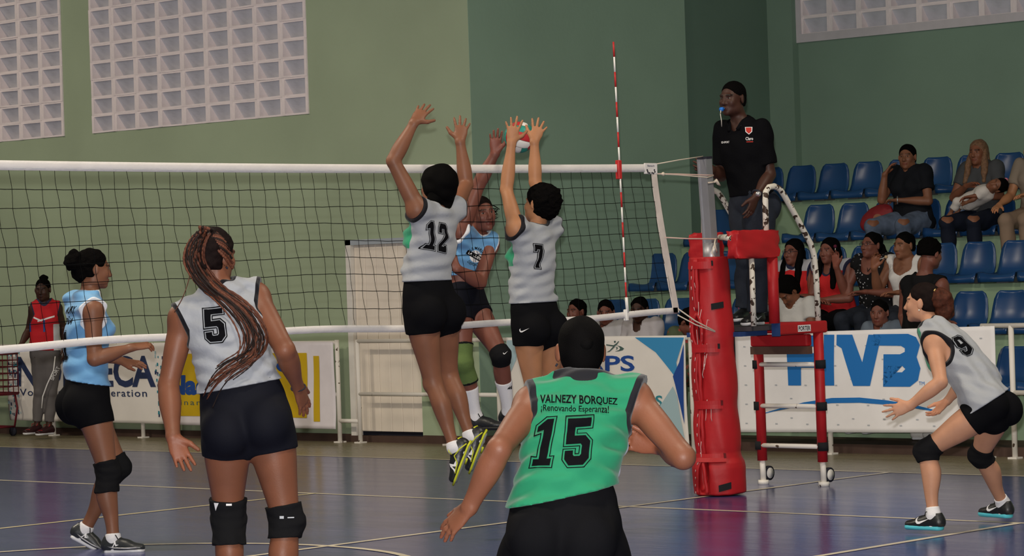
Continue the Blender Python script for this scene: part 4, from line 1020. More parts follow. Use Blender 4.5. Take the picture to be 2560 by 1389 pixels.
L_(MB().tube([(1.235, .27, 1.75), (1.235, .27, 1.14)], .02, 10).build('upright', M_CHIP)); L_(MB().tube([(1.73, .27, 1.15), (1.73, .27, 1.62)], .018, 10).build('upright', M_CHIP))
L_(MB().tube([(.985, -.07, 1.760), (.85, -.27, 1.750)], .02, 10).build('crossbar', M_CHIP)); L_(MB().tube([(1.06, -.27, 1.15), (1.06, -.27, 1.63)], .019, 10).build('upright', M_CHIP)); L_(MB().tube([(1.235, .27, 1.765), (1.235, -.27, 1.765)], .02, 10).build('crossbar', M_CHIP))
def boxpad(name, lo, hi, seed):
    c = (V(*lo)+V(*hi))/2; hh = (V(*hi)-V(*lo))/2; mb = MB(); n = 9; rs_ = np.random.RandomState(seed); ph = rs_.uniform(0, 6, 8)
    bm = bmesh.new(); bmesh.ops.create_cube(bm, size=2); bmesh.ops.subdivide_edges(bm, edges=bm.edges[:], cuts=7, use_grid_fill=True)
    for v in bm.verts:
        q = np.array(v.co); k = np.abs(q); rnd = 1-.06*(np.sort(k)[1]**6); w_ = .004*np.sin(q@V(5, 3, 7)+ph[0])+.003*np.sin(q@V(-4, 9, 3)+ph[1])
        v.co = Vector(c+hh*q*rnd+q*w_)
    me = bpy.data.meshes.new(name); bm.to_mesh(me); bm.free(); me.polygons.foreach_set('use_smooth', [True]*len(me.polygons)); o = link(name, me, M_RED); o.data.set_sharp_from_angle(angle=.9) if hasattr(o.data, 'set_sharp_from_angle') else None; return o
L_(boxpad('front_pad', (.845, -.322, 1.612), (1.325, -.225, 1.80), 3)); L_(boxpad('front_pad', (1.17, .14, 1.60), (1.29, .37, 1.80), 4))
L_(MB().tube([(1.285, -.275, 1.64), (1.287, -.275, 1.16)], .038, 14).build('upright_pad', M_RED))

# ball
bc = at(1299, 343, 17.85); br = .101
ball = empty('volleyball', tuple(bc), 'red white and green volleyball above the net among the hands', 'ball')
cols_ = [mat('ball_white', (.75, .72, .68), .4), mat('ball_red', (.45, .03, .035), .4), mat('ball_green', (.03, .26, .20), .4)]
R3 = Matrix.Rotation(.5, 3, 'X') @ Matrix.Rotation(.9, 3, 'Z') @ Matrix.Rotation(.4, 3, 'Y')
for f in range(6):
    for s in range(3):
        vs = []; n = 7
        for i in range(n):
            for k in range(n):
                a = -1+2*(i/(n-1)); b = -1+2*((s+.03+.94*k/(n-1))/3); a *= .985
                e = [1, 1, 1]; ax_ = f//2; e[ax_] = 1 if f % 2 else -1; e[(ax_+1) % 3] = math.tan(a*math.pi/4); e[(ax_+2) % 3] = math.tan(b*math.pi/4)
                q = Vector(e).normalized(); edge = (i in (0, n-1)) or (k in (0, n-1)); vs.append(R3 @ q*(br*(.985 if edge else 1.0)))
        fs = [(i*n+k, i*n+k+1, (i+1)*n+k+1, (i+1)*n+k) for i in range(n-1) for k in range(n-1)]
        if f % 2 == 0: fs = [q[::-1] for q in fs]
        MB().add(vs, fs, True).build('panel', cols_[(s+f//2) % 3], ball)
core = MB(); core.grid(lambda u, v: br*.975*V(math.sin(v*math.pi)*math.cos(u*6.2832), math.sin(v*math.pi)*math.sin(u*6.2832), math.cos(v*math.pi)), 24, 14, closed_u=True); core.build('bladder', mat('ball_seam', (.25, .2, .18), .6), ball)

# ball cart at the far left
cart = empty('ball_cart', (4.15, 12.3, 0), 'dark red wire ball cart at the left edge', 'cart')
M_CART = mat('cart_red', (.13, .012, .02), .45); M_CARTH = mat('cart_handle', (.10, .02, .02), .4)
cx0, cx1, cy0, cy1, cz0, cz1 = 3.95, 4.35, 12.15, 12.75, .46, .88
for z in np.linspace(cz0, cz1, 7):
    local(MB().tube([(cx0, cy0, z), (cx1, cy0, z), (cx1, cy1, z), (cx0, cy1, z), (cx0, cy0, z)], .006 if z not in (cz0, cz1) else .012, 6).build('wire', M_CART), cart)
for i in range(9):
    y = cy0+(cy1-cy0)*i/8; local(MB().tube([(cx0, y, cz0), (cx0, y, cz1)], .005, 5).build('wire', M_CART), cart)
for i in range(7):
    x = cx0+(cx1-cx0)*i/6; local(MB().tube([(x, cy0, cz0), (x, cy0, cz1)], .005, 5).build('wire', M_CART), cart)
local(MB().box((cx0, cy0, cz0-.02), (cx1, cy1, cz0)).build('basket_floor', M_CART), cart)
local(MB().tube([(cx0-.01, cy0-.02, cz1+.02), (cx0-.01, cy1, cz1+.02)], .018, 8).build('handle_bar', M_CARTH), cart)
for x in (cx0+.03, cx1-.03):
    local(MB().tube([(x, cy0+.03, cz0), (x, cy0-.01, .30), (x, cy0+.05, .10), (x, cy1-.05, .10), (x, cy1-.03, cz0)], .012, 8).build('chassis', M_CART), cart)
    for y in (cy0+.08, cy1-.08): local(MB().tube([(x-.012, y, .05), (x+.012, y, .05)], .05, 14).build('wheel', M_DARK), cart)
local(MB().tube([(cx0+.03, cy0+.05, .10), (cx1-.03, cy0+.05, .10)], .01, 6).build('chassis', M_CART), cart)
# ---------------------------------------------------------------- players on court
M_GJ = mat('jersey_grey', (.315, .33, .355), .75, .12, attr=[('panel', (.02, .26, .13)), ('trim', (.005, .005, .008))], bump=.22, bscale=55, sheen=.15)
M_GRJ = mat('jersey_green', (.016, .20, .095), .75, .12, attr=[('panel', (.55, .60, .68)), ('trim', (.009, .009, .012))], bump=.10, bscale=55, sheen=.15)
M_BJ = mat('jersey_sky', (.145, .345, .60), .75, .12, attr=[('trim', (.68, .70, .74))], bump=.10, bscale=55, sheen=.15)
M_BJ2 = mat('jersey_sky_plain', (.145, .345, .60), .75, .12, attr=[('panel', (.145, .345, .60)), ('trim', (.68, .70, .74))], bump=.10, bscale=55, sheen=.15)
M_SH = mat('shorts_black', (.0045, .0045, .0055), .85, .06, bump=.06, bscale=80); M_SHN = mat('shorts_black_navy', (.005, .0055, .010), .75, .12, bump=.06, bscale=80)
M_PAD = mat('kneepad_black', (.008, .008, .009), .9, .1, bump=.15, bscale=70)
M_HAIR = mat('hair_black', (.003, .0027, .0027), .7, .025, bump=.25, bscale=300); M_HAIRM = mat('hair_matte_black', (.0035, .003, .003), .9, .02, bump=.8, bscale=120)
M_HAIRR = mat('hair_auburn', (.060, .018, .010), .6, .1, var=.5, vscale=60, bump=.3, bscale=320); M_HAIRD = mat('hair_dark_brown', (.009, .005, .0045), .65, .06, var=.3, vscale=50, bump=.3, bscale=320)
M_SOCK = mat('sock_white', (.72, .71, .72), .8, bump=.2, bscale=150); M_NUM = mat('print_number', (.004, .004, .005), .8, .04); M_OUT = mat('print_number_line', (.004, .004, .005), .8, .04)
M_LACE = mat('lace_black', (.012, .012, .012), .8); M_SHOEK = mat('shoe_black', (.012, .013, .014), .4, .5, bump=.15, bscale=60)
M_SOLEW = mat('sole_white', (.62, .62, .64), .5); M_SOLEC = mat('sole_cyan', (.09, .50, .58), .5); M_SOLEY = mat('sole_yellow', (.50, .52, .03), .5); M_SOLEG = mat('sole_grey', (.20, .21, .20), .6); M_SOLEK = mat('sole_black', (.02, .02, .02), .6)
M_YELS = mat('shoe_yellow', (.55, .58, .03), .45)
SK_A = skin('brown', (.180, .068, .036), .42); SK_B = skin('deep', (.175, .062, .042), .42); SK_C = skin('tan', (.38, .175, .085), .45); SK_D = skin('light', (.47, .235, .14), .48)
SK_E = skin('dark', (.050, .020, .013), .45); SK_F = skin('mid', (.20, .083, .045), .42)

def hemline(x0, y0, x1, y1, Z, away=0.):
    a, b = at(x0, y0, Z), at(x1, y1, Z); d = nrm(b-a); n_ = np.cross(FW, d)
    if n_@UP > 0: n_ = -n_
    return (a+b)/2, nrm(n_+FW*away)
def back_frame(p, f):  # a point in front of the back of the shirt, at fraction f from hips to neck
    return p.j['pel']+(p.j['neck']-p.j['pel'])*f-p.fC*.2
def swoosh(s):
    up_ = [(0, .30), (.03, .12), (.13, .02), (.28, .02), (1, .36)]; lo_ = [(.32, .17), (.20, .155), (.13, .20), (.11, .30), (.14, .42)]
    return poly_bm([ccw([(x*s, y*s) for x, y in up_+lo_])])
def runbird(s): return poly_bm([ccw([(0, 0), (.25*s, .04*s), (.42*s, .40*s), (.55*s, .10*s), (1.*s, .30*s), (.62*s, .34*s), (.46*s, 1*s), (.34*s, .5*s), (.2*s, .2*s)])])
front_green = lambda p, v: (v-(p.waist+(p.j['neck']-p.waist)*.4))@p.fC-.045
front_green2 = lambda p, v: np.minimum((v-(p.waist+(p.j['neck']-p.waist)*.5))@p.fC-.03, (v-(p.waist+(p.j['neck']-p.waist)*.32))@p.upC)

# number 5, close to the camera
Z = 12.4
p5 = person('player in pale grey number 5 jersey with long copper braids', Z, dict(pel=(617, 1052, 0), neck=(552, 728, .02), head=(536, 640, .01), waist=(590, 925, .0), shL=(458, 795, 'n.3'), shR=(638, 742, 'f.5'), elL=(421, 962, 'n.3'), wrL=(433, 1092, 'n'), tipL=(474, 1188, 'n.5'),
    elR=(712, 874, 'n'), wrR=(745, 966, 'f'), tipR=(774, 1052, 'f'), hipL=(566, 1058, 0), hipR=(668, 1044, 0), knL=(571, 1298, 'f.4'), anL=(578, 1535, 'n.3'), knR=(716, 1304, 'f.4'), anR=(722, 1540, 'n.3'), toeL=(570, 1570, .18), toeR=(735, 1570, .18)),
    SK_A, cv(.62, .02, .78), cv(.10, 1, .0), sc=1.07, hands=dict(L=dict(palm=cv(.25, .1, -1), curl=.16, spread=.12, thumb=.75), R=dict(palm=cv(-.75, .0, .5), curl=.16, spread=.16)), bw=1.03, limb=1.08, glute=1.1)
j5 = jersey(p5, M_GJ, grow=.017, hemcut=hemline(502, 984, 701, 947, Z-.1), amp=0.0102, wl=.085, seed=11, dirs=[(0, 0, 1), cv(.3, 1, 0), cv(-.3, 1, 0)], hem=.02, flare=.018, h=.006)
shorts(p5, M_SHN, frac=.31, grow=.009, h=.006)
bv = bvh_of(j5); number('5', .145, bv, (at(544, 811, Z)-FW*.4), cv(.985, .12, 0), cv(-.12, .99, 0), j5, M_NUM, M_OUT, gap=.004, ow=.0045, wf=.95)
kl = kneepad(p5, 'L', M_PAD, lo=.27, up=.775, grow=.014); kr = kneepad(p5, 'R', M_PAD, lo=.17, up=.83, grow=.013)
bk = bvh_of(kl)
for (a_, b_, c_) in (((536, 1256), (548, 1256), (540, 1276)), ((609, 1256), (622, 1258), (616, 1290))):
    decal('white_tab', poly_bm([ccw([tuple(np.array([(q[0]-580), (1290-q[1])])*Z/FPX) for q in (a_, b_, c_)])]), bk, (at(580, 1290, Z)-FW*.4), RT, UP, M_WHT, kl)
decal('white_tab', poly_bm([[(0, 0), (.024, 0), (.024, .008), (0, .008)]]), bk, (at(567, 1262, Z)-FW*.4), RT, UP, M_WHT, kl)
decal('print', [poly_bm([[(0, 0), (.018, 0), (.018, .012), (0, .012)]]), poly_bm([[(.034, .002), (.062, .002), (.062, .007), (.034, .007)]])], bvh_of(kr), (at(703, 1292, Z)-FW*.4), RT, UP, M_GREY, kr)
for s in 'LR': shoe(p5, s, M_SHOEK, M_SOLEW, M_LACE, sock=M_SOCK)
hair(p5, M_HAIRD, .012, amp=.002, freq=140, nape=-.055, face=(0, .105, -.05, .07, .07, .11), h=.005)
# cornrows pulled into a tail of braids
M_BR = [mat('braid_copper', (.125, .042, .022), .6, var=.45, vscale=120), mat('braid_brown', (.075, .025, .014), .6, var=.4, vscale=120), mat('braid_dark', (.014, .007, .005), .65, var=.3, vscale=100)]
jb, hb = bv, bvh_of(p5.o)
def on_back(x, y, lift):
    d = Vector(ray(x, y)).normalized(); best = None
    for b in (jb, hb):
        h = b.ray_cast(Vector(CAM), d)
        if h[0] is not None and (best is None or h[3] < best): best = h[3]
    z = (best if best is not None else Z)*float(nrm(ray(x, y))@FW)
    return at(x, y, min(z, Z+.02)-lift)
G = [[(508, 583), (492, 608), (484, 650), (528, 715), (588, 752), (636, 792), (662, 835), (648, 880), (618, 908), (570, 936), (540, 985), (516, 1048)],
     [(500, 582), (482, 612), (482, 655), (516, 712), (572, 752), (616, 800), (634, 850), (618, 892), (580, 915), (548, 932), (522, 940), (500, 950)],
     [(496, 584), (478, 616), (476, 655), (504, 700), (552, 745), (592, 792), (612, 845), (602, 885), (560, 915), (530, 945), (512, 978), (500, 1000)]]
G = np.array(G, float); rb = np.random.RandomState(4)
def cr(P_, n):
    P_ = np.asarray(P_, float); t = np.linspace(0, len(P_)-1, n); return np.stack([np.interp(t, np.arange(len(P_)), prof_c(P_[:, k], t)) if False else smooth_i(P_[:, k], t) for k in range(P_.shape[1])], 1)
def smooth_i(y, t):
    x = np.arange(len(y)); m = np.gradient(y); i = np.clip(t.astype(int), 0, len(y)-2); q = t-i
    return (2*q**3-3*q**2+1)*y[i]+(q**3-2*q**2+q)*m[i]+(-2*q**3+3*q**2)*y[i+1]+(q**3-q**2)*m[i+1]
for b in range(38):
    wts = rb.dirichlet([.7, .7, .7]); g = (G*wts[:, None, None]).sum(0); sp_ = np.linspace(0, 1, 12)
    g[:, 0] += rb.normal()*(9+10*sp_*(1-sp_)*2); g[:, 1] += rb.normal()*(4+16*sp_**2); end = rb.choice([9, 10, 11, 12], p=[.3, .35, .2, .15]); g = g[:end]
    pts2 = cr(g, 70); lift = .016+rb.uniform(0, .020); ps = np.array([on_back(x, y, lift) for x, y in pts2[::5]]); ps = cr(ps, 110)
    for _ in range(4): ps[1:-1] = ps[1:-1]*.5+(ps[:-2]+ps[2:])*.25
    tt = np.linspace(0, 1, len(ps)); rr = .0060*(1-.6*tt)*(1+.20*np.sin(tt*170+b))
    MB().tube(ps, rr, 6).build('braid', M_BR[b % 3 if b % 5 else 2], p5.o)
for b in range(16):   # rows lying on the scalp, gathered towards the tail
    a = b/15; x0, y0 = 505+a*72, 572+a*10+20*math.sin(a*2.6); x0 = 500+82*math.sin(a*1.5); y0 = 570+100*a*a
    q = [(x0, y0), (x0*.7+500*.3, y0*.7+583*.3-6), (504+a*8, 588+a*4)]
    ps = cr(np.array([on_back(x, y, .016) for x, y in q]), 40); rr = .0055*(1+.2*np.sin(np.linspace(0, 90, 40)+b)); MB().tube(ps, rr*1.25, 6).build('braid', M_BR[(b*2) % 3], p5.o)
ps = cr(np.array([at(476, 655, Z-.08), at(474, 690, Z-.10), at(458, 740, Z-.18), at(436, 780, Z-.17)]), 60); MB().tube(ps, .0022, 5).build('loose_braid', M_BR[1], p5.o)
MB().tube([p5.hpt(.078, -.005, -.04), p5.hpt(.084, -.004, -.045), p5.hpt(.086, -.004, -.05)], [.003, .006, .003], 8).build('earring', M_DARK, p5.o)
w_ = p5.j['wrR']; fd_ = nrm(p5.j['tipR']-w_); s_ = nrm(np.cross(fd_, UP)); t_ = np.cross(s_, fd_)
MB().tube([w_+fd_*.004+.034*(s_*math.cos(a)+t_*math.sin(a)*.85) for a in np.linspace(0, 2*math.pi, 25)], .0032, 6, cap=False).build('bracelet', M_DARK, p5.o)

# number 15, libero in green
Z = 9.3
p15 = person('player crouching in green number 15 jersey and black shorts', Z, dict(pel=(1407, 1335, 0), neck=(1455, 962, .16), head=(1451, 878, .06), waist=(1420, 1190, .04), shL=(1330, 1010, 'n.3'), shR=(1585, 995, 'n.3'), elL=(1248, 1122, 'n'), wrL=(1172, 1270, 'f.5'), tipL=(1096, 1348, 'f.5'),
    elR=(1708, 1142, 'n'), wrR=(1648, 1114, 'f.75'), tipR=(1590, 1102, 'f.1'), hipL=(1342, 1342, 0), hipR=(1474, 1322, 0), knL=(1290, 1560, 'f'), anL=(1270, 1785, 'n'), knR=(1525, 1550, 'f'), anR=(1560, 1780, 'n'), toeL=(1270, 1830, .2), toeR=(1580, 1830, .2)),
    SK_A, cv(-.1, .05, 1), cv(.0, 1, .1), sc=1.0, hands=dict(L=dict(palm=cv(-.35, -.75, .55), curl=.22, spread=.14, thumb=.6), R=dict(palm=cv(0, -.15, -1), curl=.85, spread=.05, thumb=.45)), bw=1.03, limb=1.04)
wp = lambda p, v: np.minimum(np.minimum((v-p.j['pel'])@p.sP-.10, .33-(v-p.j['pel'])@p.upP), (v-p.j['pel'])@p.fP-.0)
j15 = jersey(p15, M_GRJ, grow=.021, hemcut=hemline(1290, 1270, 1517, 1222, Z-.1), amp=.0125, wl=.085, ntrim=.047, collar=.022, seed=5, dirs=[cv(-.55, .8, 0), cv(-.4, .9, .2), cv(-.6, .7, 0)], hem=.05, flare=.018, h=.0065, side_panel=wp, trim=.022)
shorts(p15, M_SH, frac=.55, grow=.012, loose=.022, amp=.003, h=.007)
bv = bvh_of(j15)
number('1', .150, bv, (at(1362, 1104, Z)-FW*.4), cv(.985, .05, 0), cv(.10, .99, 0), j15, M_NUM, M_OUT, gap=.0055, ow=.0032, wf=.82, slant=.26)
number('5', .150, bv, (at(1444, 1101, Z)-FW*.4), cv(.985, .05, 0), cv(.06, .99, 0), j15, M_NUM, M_OUT, gap=.0055, ow=.0032, wf=.86, slant=.16)
def arc(dy): return lambda x, y: (x, y-dy*x*x)
k_ = Z/FPX
decal('lettering', fit(text_bm('VALNEZY BORQUEZ', bold=.022), -98*k_, 96*k_, -11*k_, 11*k_), bv, (at(1449, 1001, Z)-FW*.4), cv(.995, -.03, 0), UP, M_NUM, j15, warpf=arc(.25), lift=.004, mx=.013)
decal('lettering', fit(text_bm('¡Renovando Esperanza!', bold=.012), -84*k_, 84*k_, -11*k_, 11*k_), bv, (at(1438, 1023, Z)-FW*.4), cv(.995, -.03, 0), UP, M_NUM, j15, warpf=arc(.25), lift=.004, mx=.013)
kneepad(p15, 'L', M_PAD); kneepad(p15, 'R', M_PAD)
for s in 'LR': shoe(p15, s, M_SHOEK, M_SOLEW, M_LACE, sock=M_SOCK)
hair(p15, M_HAIR, .007, amp=.0015, freq=60, nape=-.070, h=.005)
hair_piece(p15, 'hair_knot', [Ball(p15.hpt(.004, -.105, .035), (.026, .018, .026), p15.hax)], M_HAIR, amp=.003)
MB().tube([p15.hpt(-.08, -.006, -.042), p15.hpt(-.086, -.006, -.052)], .004, 6).build('earring', M_DARK, p15.o)

# number 12, blocking
Z = 16.5
p12 = person('player in grey number 12 jersey blocking with both arms raised', Z, dict(pel=(1076, 775, 0), neck=(1092, 533, .02), head=(1092, 470, .06), waist=(1066, 680, 0), shL=(1043, 520, 'n'), shR=(1136, 518, 'f'), elL=(983, 402, 'n.5'), wrL=(1036, 305, 'f.6'), tipL=(1076, 250, 'f'),
    elR=(1166, 462, 'f'), wrR=(1150, 352, 'f.5'), tipR=(1158, 279, 'f'), hipL=(1050, 778, 'n'), hipR=(1104, 780, 'f'), knL=(1083, 958, 'f.5'), anL=(1136, 1119, 'n.4'), knR=(1122, 938, 'f.5'), anR=(1176, 1091, 'n.4'), toeL=(1122, 1216, .0), toeR=(1163, 1190, .0)),
    SK_F, cv(-.55, .12, .82), cv(.05, 1, .2), sc=1.04, hands=dict(L=dict(palm=cv(.35, .15, .9), curl=.10, spread=.22, thumb=1.0), R=dict(palm=cv(-.1, .1, 1), curl=.06, spread=.30, thumb=.95)), bw=1.0, limb=1.0, feet=dict(L=cv(-.93, .36, .0), R=cv(-.93, .36, .0)), glute=1.05)
j12 = jersey(p12, M_GJ, grow=.014, hemcut=hemline(999, 705, 1114, 700, Z-.05), amp=0.0114, wl=.085, seed=21, dirs=[(0, 0, 1), cv(.5, 1, 0), cv(.3, .8, 0)], hem=.0, flare=.016, side_panel=front_green2, h=.0065)
shorts(p12, M_SH, frac=.26, grow=.012, loose=.004)
bv = bvh_of(j12); number('12', .163, bv, surf(bv, 1097, 592), nrm(p12.sC), cv(.12, 1, 0), j12, M_NUM, M_OUT, gap=.0040, ow=.0035, wf=.58, sp=.13)
hair(p12, M_HAIR, .030, amp=.004, freq=60, nape=-.10, back=.012, earcut=False, face=(0, .13, -.05, .07, .072, .11)); hair_piece(p12, 'hair_back', [Loft(p12.hpt(0, -.06, .0), p12.hpt(0, -.07, -.105), [.085, .088, .075], [.05, .05, .035], side=p12.hax[0])], M_HAIR, amp=.005, freq=70)
for s in 'LR':
    o, q = shoe(p12, s, M_SHOEK, M_SOLEG, M_YELS, sock=M_SOCK, sock_h=.035)
    for y_ in (-1, 1): MB().tube([q(.0, .012, .02*y_), q(.03, .018, .038*y_), q(.10, .018, .040*y_), q(.17, .018, .049*y_), q(.23, .016, .044*y_), q(.268, .016, .01*y_)], .007, 6).build('sole_edge', M_YELS, o)
    MB().tube([q(.10, -.002, -.03), q(.13, -.004, .0), q(.11, -.002, .03)], .008, 6).build('sole_bridge', M_YELS, o)
    b_ = bvh_of(o); an, fd, up, sd_ = p12.foot[s]
    decal('maker_mark', runbird(.075), b_, q(.20, .03, -.2), -fd, up, M_WHT, o, mx=.012)
    MB().tube([q(.02, .03, -.042), q(.06, .055, -.044), q(.11, .07, -.035), q(.14, .04, -.044), q(.20, .03, -.048)], .004, 6).build('yellow_piping', M_YELS, o)
    MB().tube([q(.015, .085, -.02), q(.0, .07, 0), q(.015, .085, .02)], .006, 6).build('heel_tab', M_YELS, o)

# number 7, blocking
Z = 17.15
p7 = person('player in grey number 7 jersey blocking in front of the ball', Z, dict(pel=(1341, 815, 0), neck=(1338, 578, .02), head=(1350, 512, .05), waist=(1328, 715, 0), shL=(1290, 568, 'n'), shR=(1378, 563, 'f'), elL=(1266, 474, 'f.7'), wrL=(1279, 355, 'f.4'), tipL=(1288, 280, 'f'),
    elR=(1338, 455, 'f.6'), wrR=(1336, 353, 'f.4'), tipR=(1354, 292, 'f.6'), hipL=(1316, 815, 'n'), hipR=(1368, 817, 'f'), knL=(1336, 985, 'f.5'), anL=(1385, 1130, 'n.5'), knR=(1385, 980, 'f.5'), anR=(1430, 1118, 'n.5'), toeL=(1375, 1215, .03), toeR=(1420, 1200, .03)),
    SK_C, cv(-.75, .15, .6), cv(.0, 1, .15), sc=1.0, hands=dict(L=dict(palm=cv(-.05, .1, 1), curl=.04, spread=.34, thumb=1.0), R=dict(palm=cv(-.1, .1, 1), curl=.04, spread=.36, thumb=.8)), bw=.98, limb=.97, feet=dict(L=cv(-.8, -.1, .6), R=cv(-.8, -.1, .6)))
j7 = jersey(p7, M_GJ, grow=.015, hemcut=hemline(1277, 759, 1376, 754, Z-.05), amp=0.0114, wl=.085, seed=31, dirs=[(0, 0, 1), cv(-.5, 1, 0), cv(-.3, .8, 0)], hem=-.02, flare=.014, side_panel=front_green2, h=.0065)
s7 = shorts(p7, M_SH, frac=.24, grow=.010)
bv = bvh_of(j7); number('7', .142, bv, surf(bv, 1349, 641), nrm(p7.sC), cv(-.02, 1, 0), j7, M_NUM, M_OUT, gap=.0045, ow=.0040, wf=.66)
decal('swoosh_mark', swoosh(25*Z/FPX), bvh_of(s7), (at(1299, 830, Z)-FW*.4), cv(1, .10, 0), UP, M_WHT, s7, mx=.01)
hair(p7, M_HAIRM, .024, amp=.006, freq=150, nape=-.085, back=.010, face=(0, .12, -.05, .07, .07, .11)); hair_piece(p7, 'hair_curls', [Ball(p7.hpt(0, -.05, .03), (.098, .085, .105), p7.hax)], M_HAIRM, amp=.007, freq=140)
for s in 'LR': shoe(p7, s, M_SHOEK, M_SOLEW, M_LACE, sock=M_SOCK)

# the attacker beyond the net
Z = 18.1
pa = person('attacking player in sky blue jersey striking the ball beyond the net', Z, dict(pel=(1163, 765, 0), neck=(1183, 583, -.02), head=(1206, 535, -.04), waist=(1160, 700, 0), shR=(1152, 578, 'n'), shL=(1224, 608, 'f.1'), elR=(1196, 462, 'f.6'), wrR=(1238, 383, 'n.5'), tipR=(1240, 317, 'n.4'),
    elL=(1200, 706, -.17), wrL=(1143, 672, -.13), tipL=(1106, 640, -.02), hipR=(1145, 768, 'n'), hipL=(1181, 764, 'f'), knR=(1158, 906, 'n.4'), anR=(1191, 1042, 'f.5'), knL=(1252, 886, 'n'), anL=(1271, 1030, 'f'), toeR=(1250, 1082, -.05), toeL=(1300, 1072, -.05)),
    SK_B, cv(.42, .08, -.9), cv(-.22, 1, .1), sc=1.0, hands=dict(R=dict(palm=cv(.15, .1, -1), curl=.10, spread=.16, thumb=.7), L=dict(palm=cv(0, -.2, 1), curl=.4, spread=.15)), bw=1.0, limb=1.0, arm=1.08)
ja = jersey(pa, M_BJ, grow=.016, hemcut=hemline(1110, 690, 1200, 683, Z-.05), amp=0.0114, seed=41, dirs=[cv(.5, .9, 0), cv(-.4, .9, 0), (0, 0, 1)], hem=-.08, flare=.015, h=.0065, neck=.006, neckdrop=.02, trim=.012)
sa = shorts(pa, M_SHN, frac=.22, grow=.010)
bv = bvh_of(ja); k_ = Z/FPX; oc = (at(1189, 641, Z)-FW*.4); rr_ = nrm(cv(.97, .12, 0))
disc = [poly_bm([[(14*k_*math.cos(a), 15*k_*math.sin(a)) for a in np.linspace(0, 2*math.pi, 25)[:-1]]])]
lg = decal('ball_print', disc, bv, oc, rr_, UP, M_WHT, ja, mx=.015)
decal('ball_print_line', [poly_bm([ccw([(x*k_, y*k_) for x, y in l])]) for l in ([(-12, 7), (-3, 1), (12, 6), (12, 7.2), (-3, 2.4), (-11, 8.5)], [(-2, 14), (-4, 2), (-2, -14), (-.6, -14), (-2.6, 2), (-.6, 14)], [(4, 13), (6, 3), (11, -7), (12, -6), (7.2, 3), (5.4, 13)])], bv, oc, rr_, UP, M_NAVY, ja, lift=.0032, mx=.015)
decal('banner_print', poly_bm([[(-24*k_, -6*k_), (24*k_, -6*k_), (24*k_, 6*k_), (-24*k_, 6*k_)]]), bv, oc, cv(.86, -.5, 0), cv(.5, .86, 0), M_NUM, ja, lift=.004, mx=.015)
decal('lettering', fit(text_bm('LA CUEVA', bold=.02), -19*k_, 20*k_, -3.6*k_, 3.6*k_), bv, oc, cv(.86, -.5, 0), cv(.5, .86, 0), M_WHT, ja, lift=.0055, mx=.015)
def ringtxt(s, r, a0, a1, up_):
    bm = fit(text_bm(s, bold=.015), 0, 1, 0, 1)
    for v in bm.verts:
        a = a0+(a1-a0)*v.co.x; q = r+(7*v.co.y if up_ else 7*(1-v.co.y)); v.co.x, v.co.y = math.cos(a)*q*k_, math.sin(a)*q*k_
    return bm
decal('lettering', ringtxt('VILLA MARIA', 17, 2.75, .25, True), bv, oc, rr_, UP, M_NUM, ja, mx=.015); decal('lettering', ringtxt('DEPORTIVO', 17, 3.6, 5.6, False), bv, oc, rr_, UP, M_NUM, ja, mx=.015)
M_KG = mat('kneesleeve_green', (.10, .155, .045), .8, var=.12, vscale=12, bump=.15, bscale=80)
kg = band(pa, 'knee_sleeve', [('thighR', .66, 1.02), ('shinR', -.02, .38)], ['kneeR'], None, M_KG, .009)
band(pa, 'knee_sleeve_border', [('thighR', .66, .70)], None, None, M_PAD, .011, parent=kg); band(pa, 'knee_sleeve_border', [('shinR', .335, .375)], None, None, M_PAD, .011, parent=kg)
kb_ = band(pa, 'knee_band', [('thighL', .90, 1.02), ('shinL', -.02, .16)], ['kneeL'], None, M_PAD, .009); decal('swoosh_mark', swoosh(13*k_), bvh_of(kb_), (at(1259, 884, Z)-FW*.4), cv(.9, .35, 0), UP, M_WHT, kb_, mx=.01)
for s in 'LR':
    o, q = shoe(pa, s, M_SHOEK, M_SOLEK, M_LACE, sock=M_SOCK, sock_h=.20 if s == 'R' else .23)
    decal('maker_mark', runbird(.06), bvh_of(o), q(.10, .03, -.2 if s == 'L' else .2), pa.foot[s][1]*(1 if s == 'L' else -1), pa.foot[s][2], M_GREY, o, mx=.012)
sk_ = [c for c in pa.o.children if c.name.startswith('sock')][-1 if True else 0]
sk_L = sorted([c for c in pa.o.children if c.name.startswith('sock')], key=lambda c: verts(c.data)[:, 2].mean())
bs = pa.j['anL']-nrm(pa.j['anL']-pa.j['knL'])*.15
for c in pa.o.children:
    if c.name.startswith('sock') and np.linalg.norm(verts(c.data).mean(0)-pa.j['anL']) < .2:
        decal('triangle_mark', [poly_bm([ccw([(x*k_, y*k_) for x, y in l])]) for l in ([(0, 0), (3, 0), (5, 3.5), (3, 5)], [(4, 0), (7, 0), (8, 5), (6, 8)], [(8, 0), (11, 0), (11, 7), (9.5, 10)])], bvh_of(c), (at(1268, 971, Z)-FW*.4), RT, UP, M_NUM, c, mx=.01)
hair(pa, M_HAIRD, .006, amp=.001, freq=140, nape=-.03, face=(0, .105, -.045, .068, .072, .105))
rg = np.random.RandomState(9)
for b in range(18):   # loose strands flying out behind the head
    a = pa.hpt(-.05+rg.uniform(-.02, .02), -.06, rg.uniform(-.02, .05)); e = at(1244+rg.uniform(-14, 6), 527+rg.uniform(-10, 24), Z+.05+rg.uniform(-.03, .03)); mds = (a+e)/2+UP*rg.uniform(-.02, .03)
    MB().tube(cr(np.array([a, mds, e]), 12), [.004]*6+[.003]*4+[.002, .001], 5).build('hair_strand', M_HAIR, pa.o)

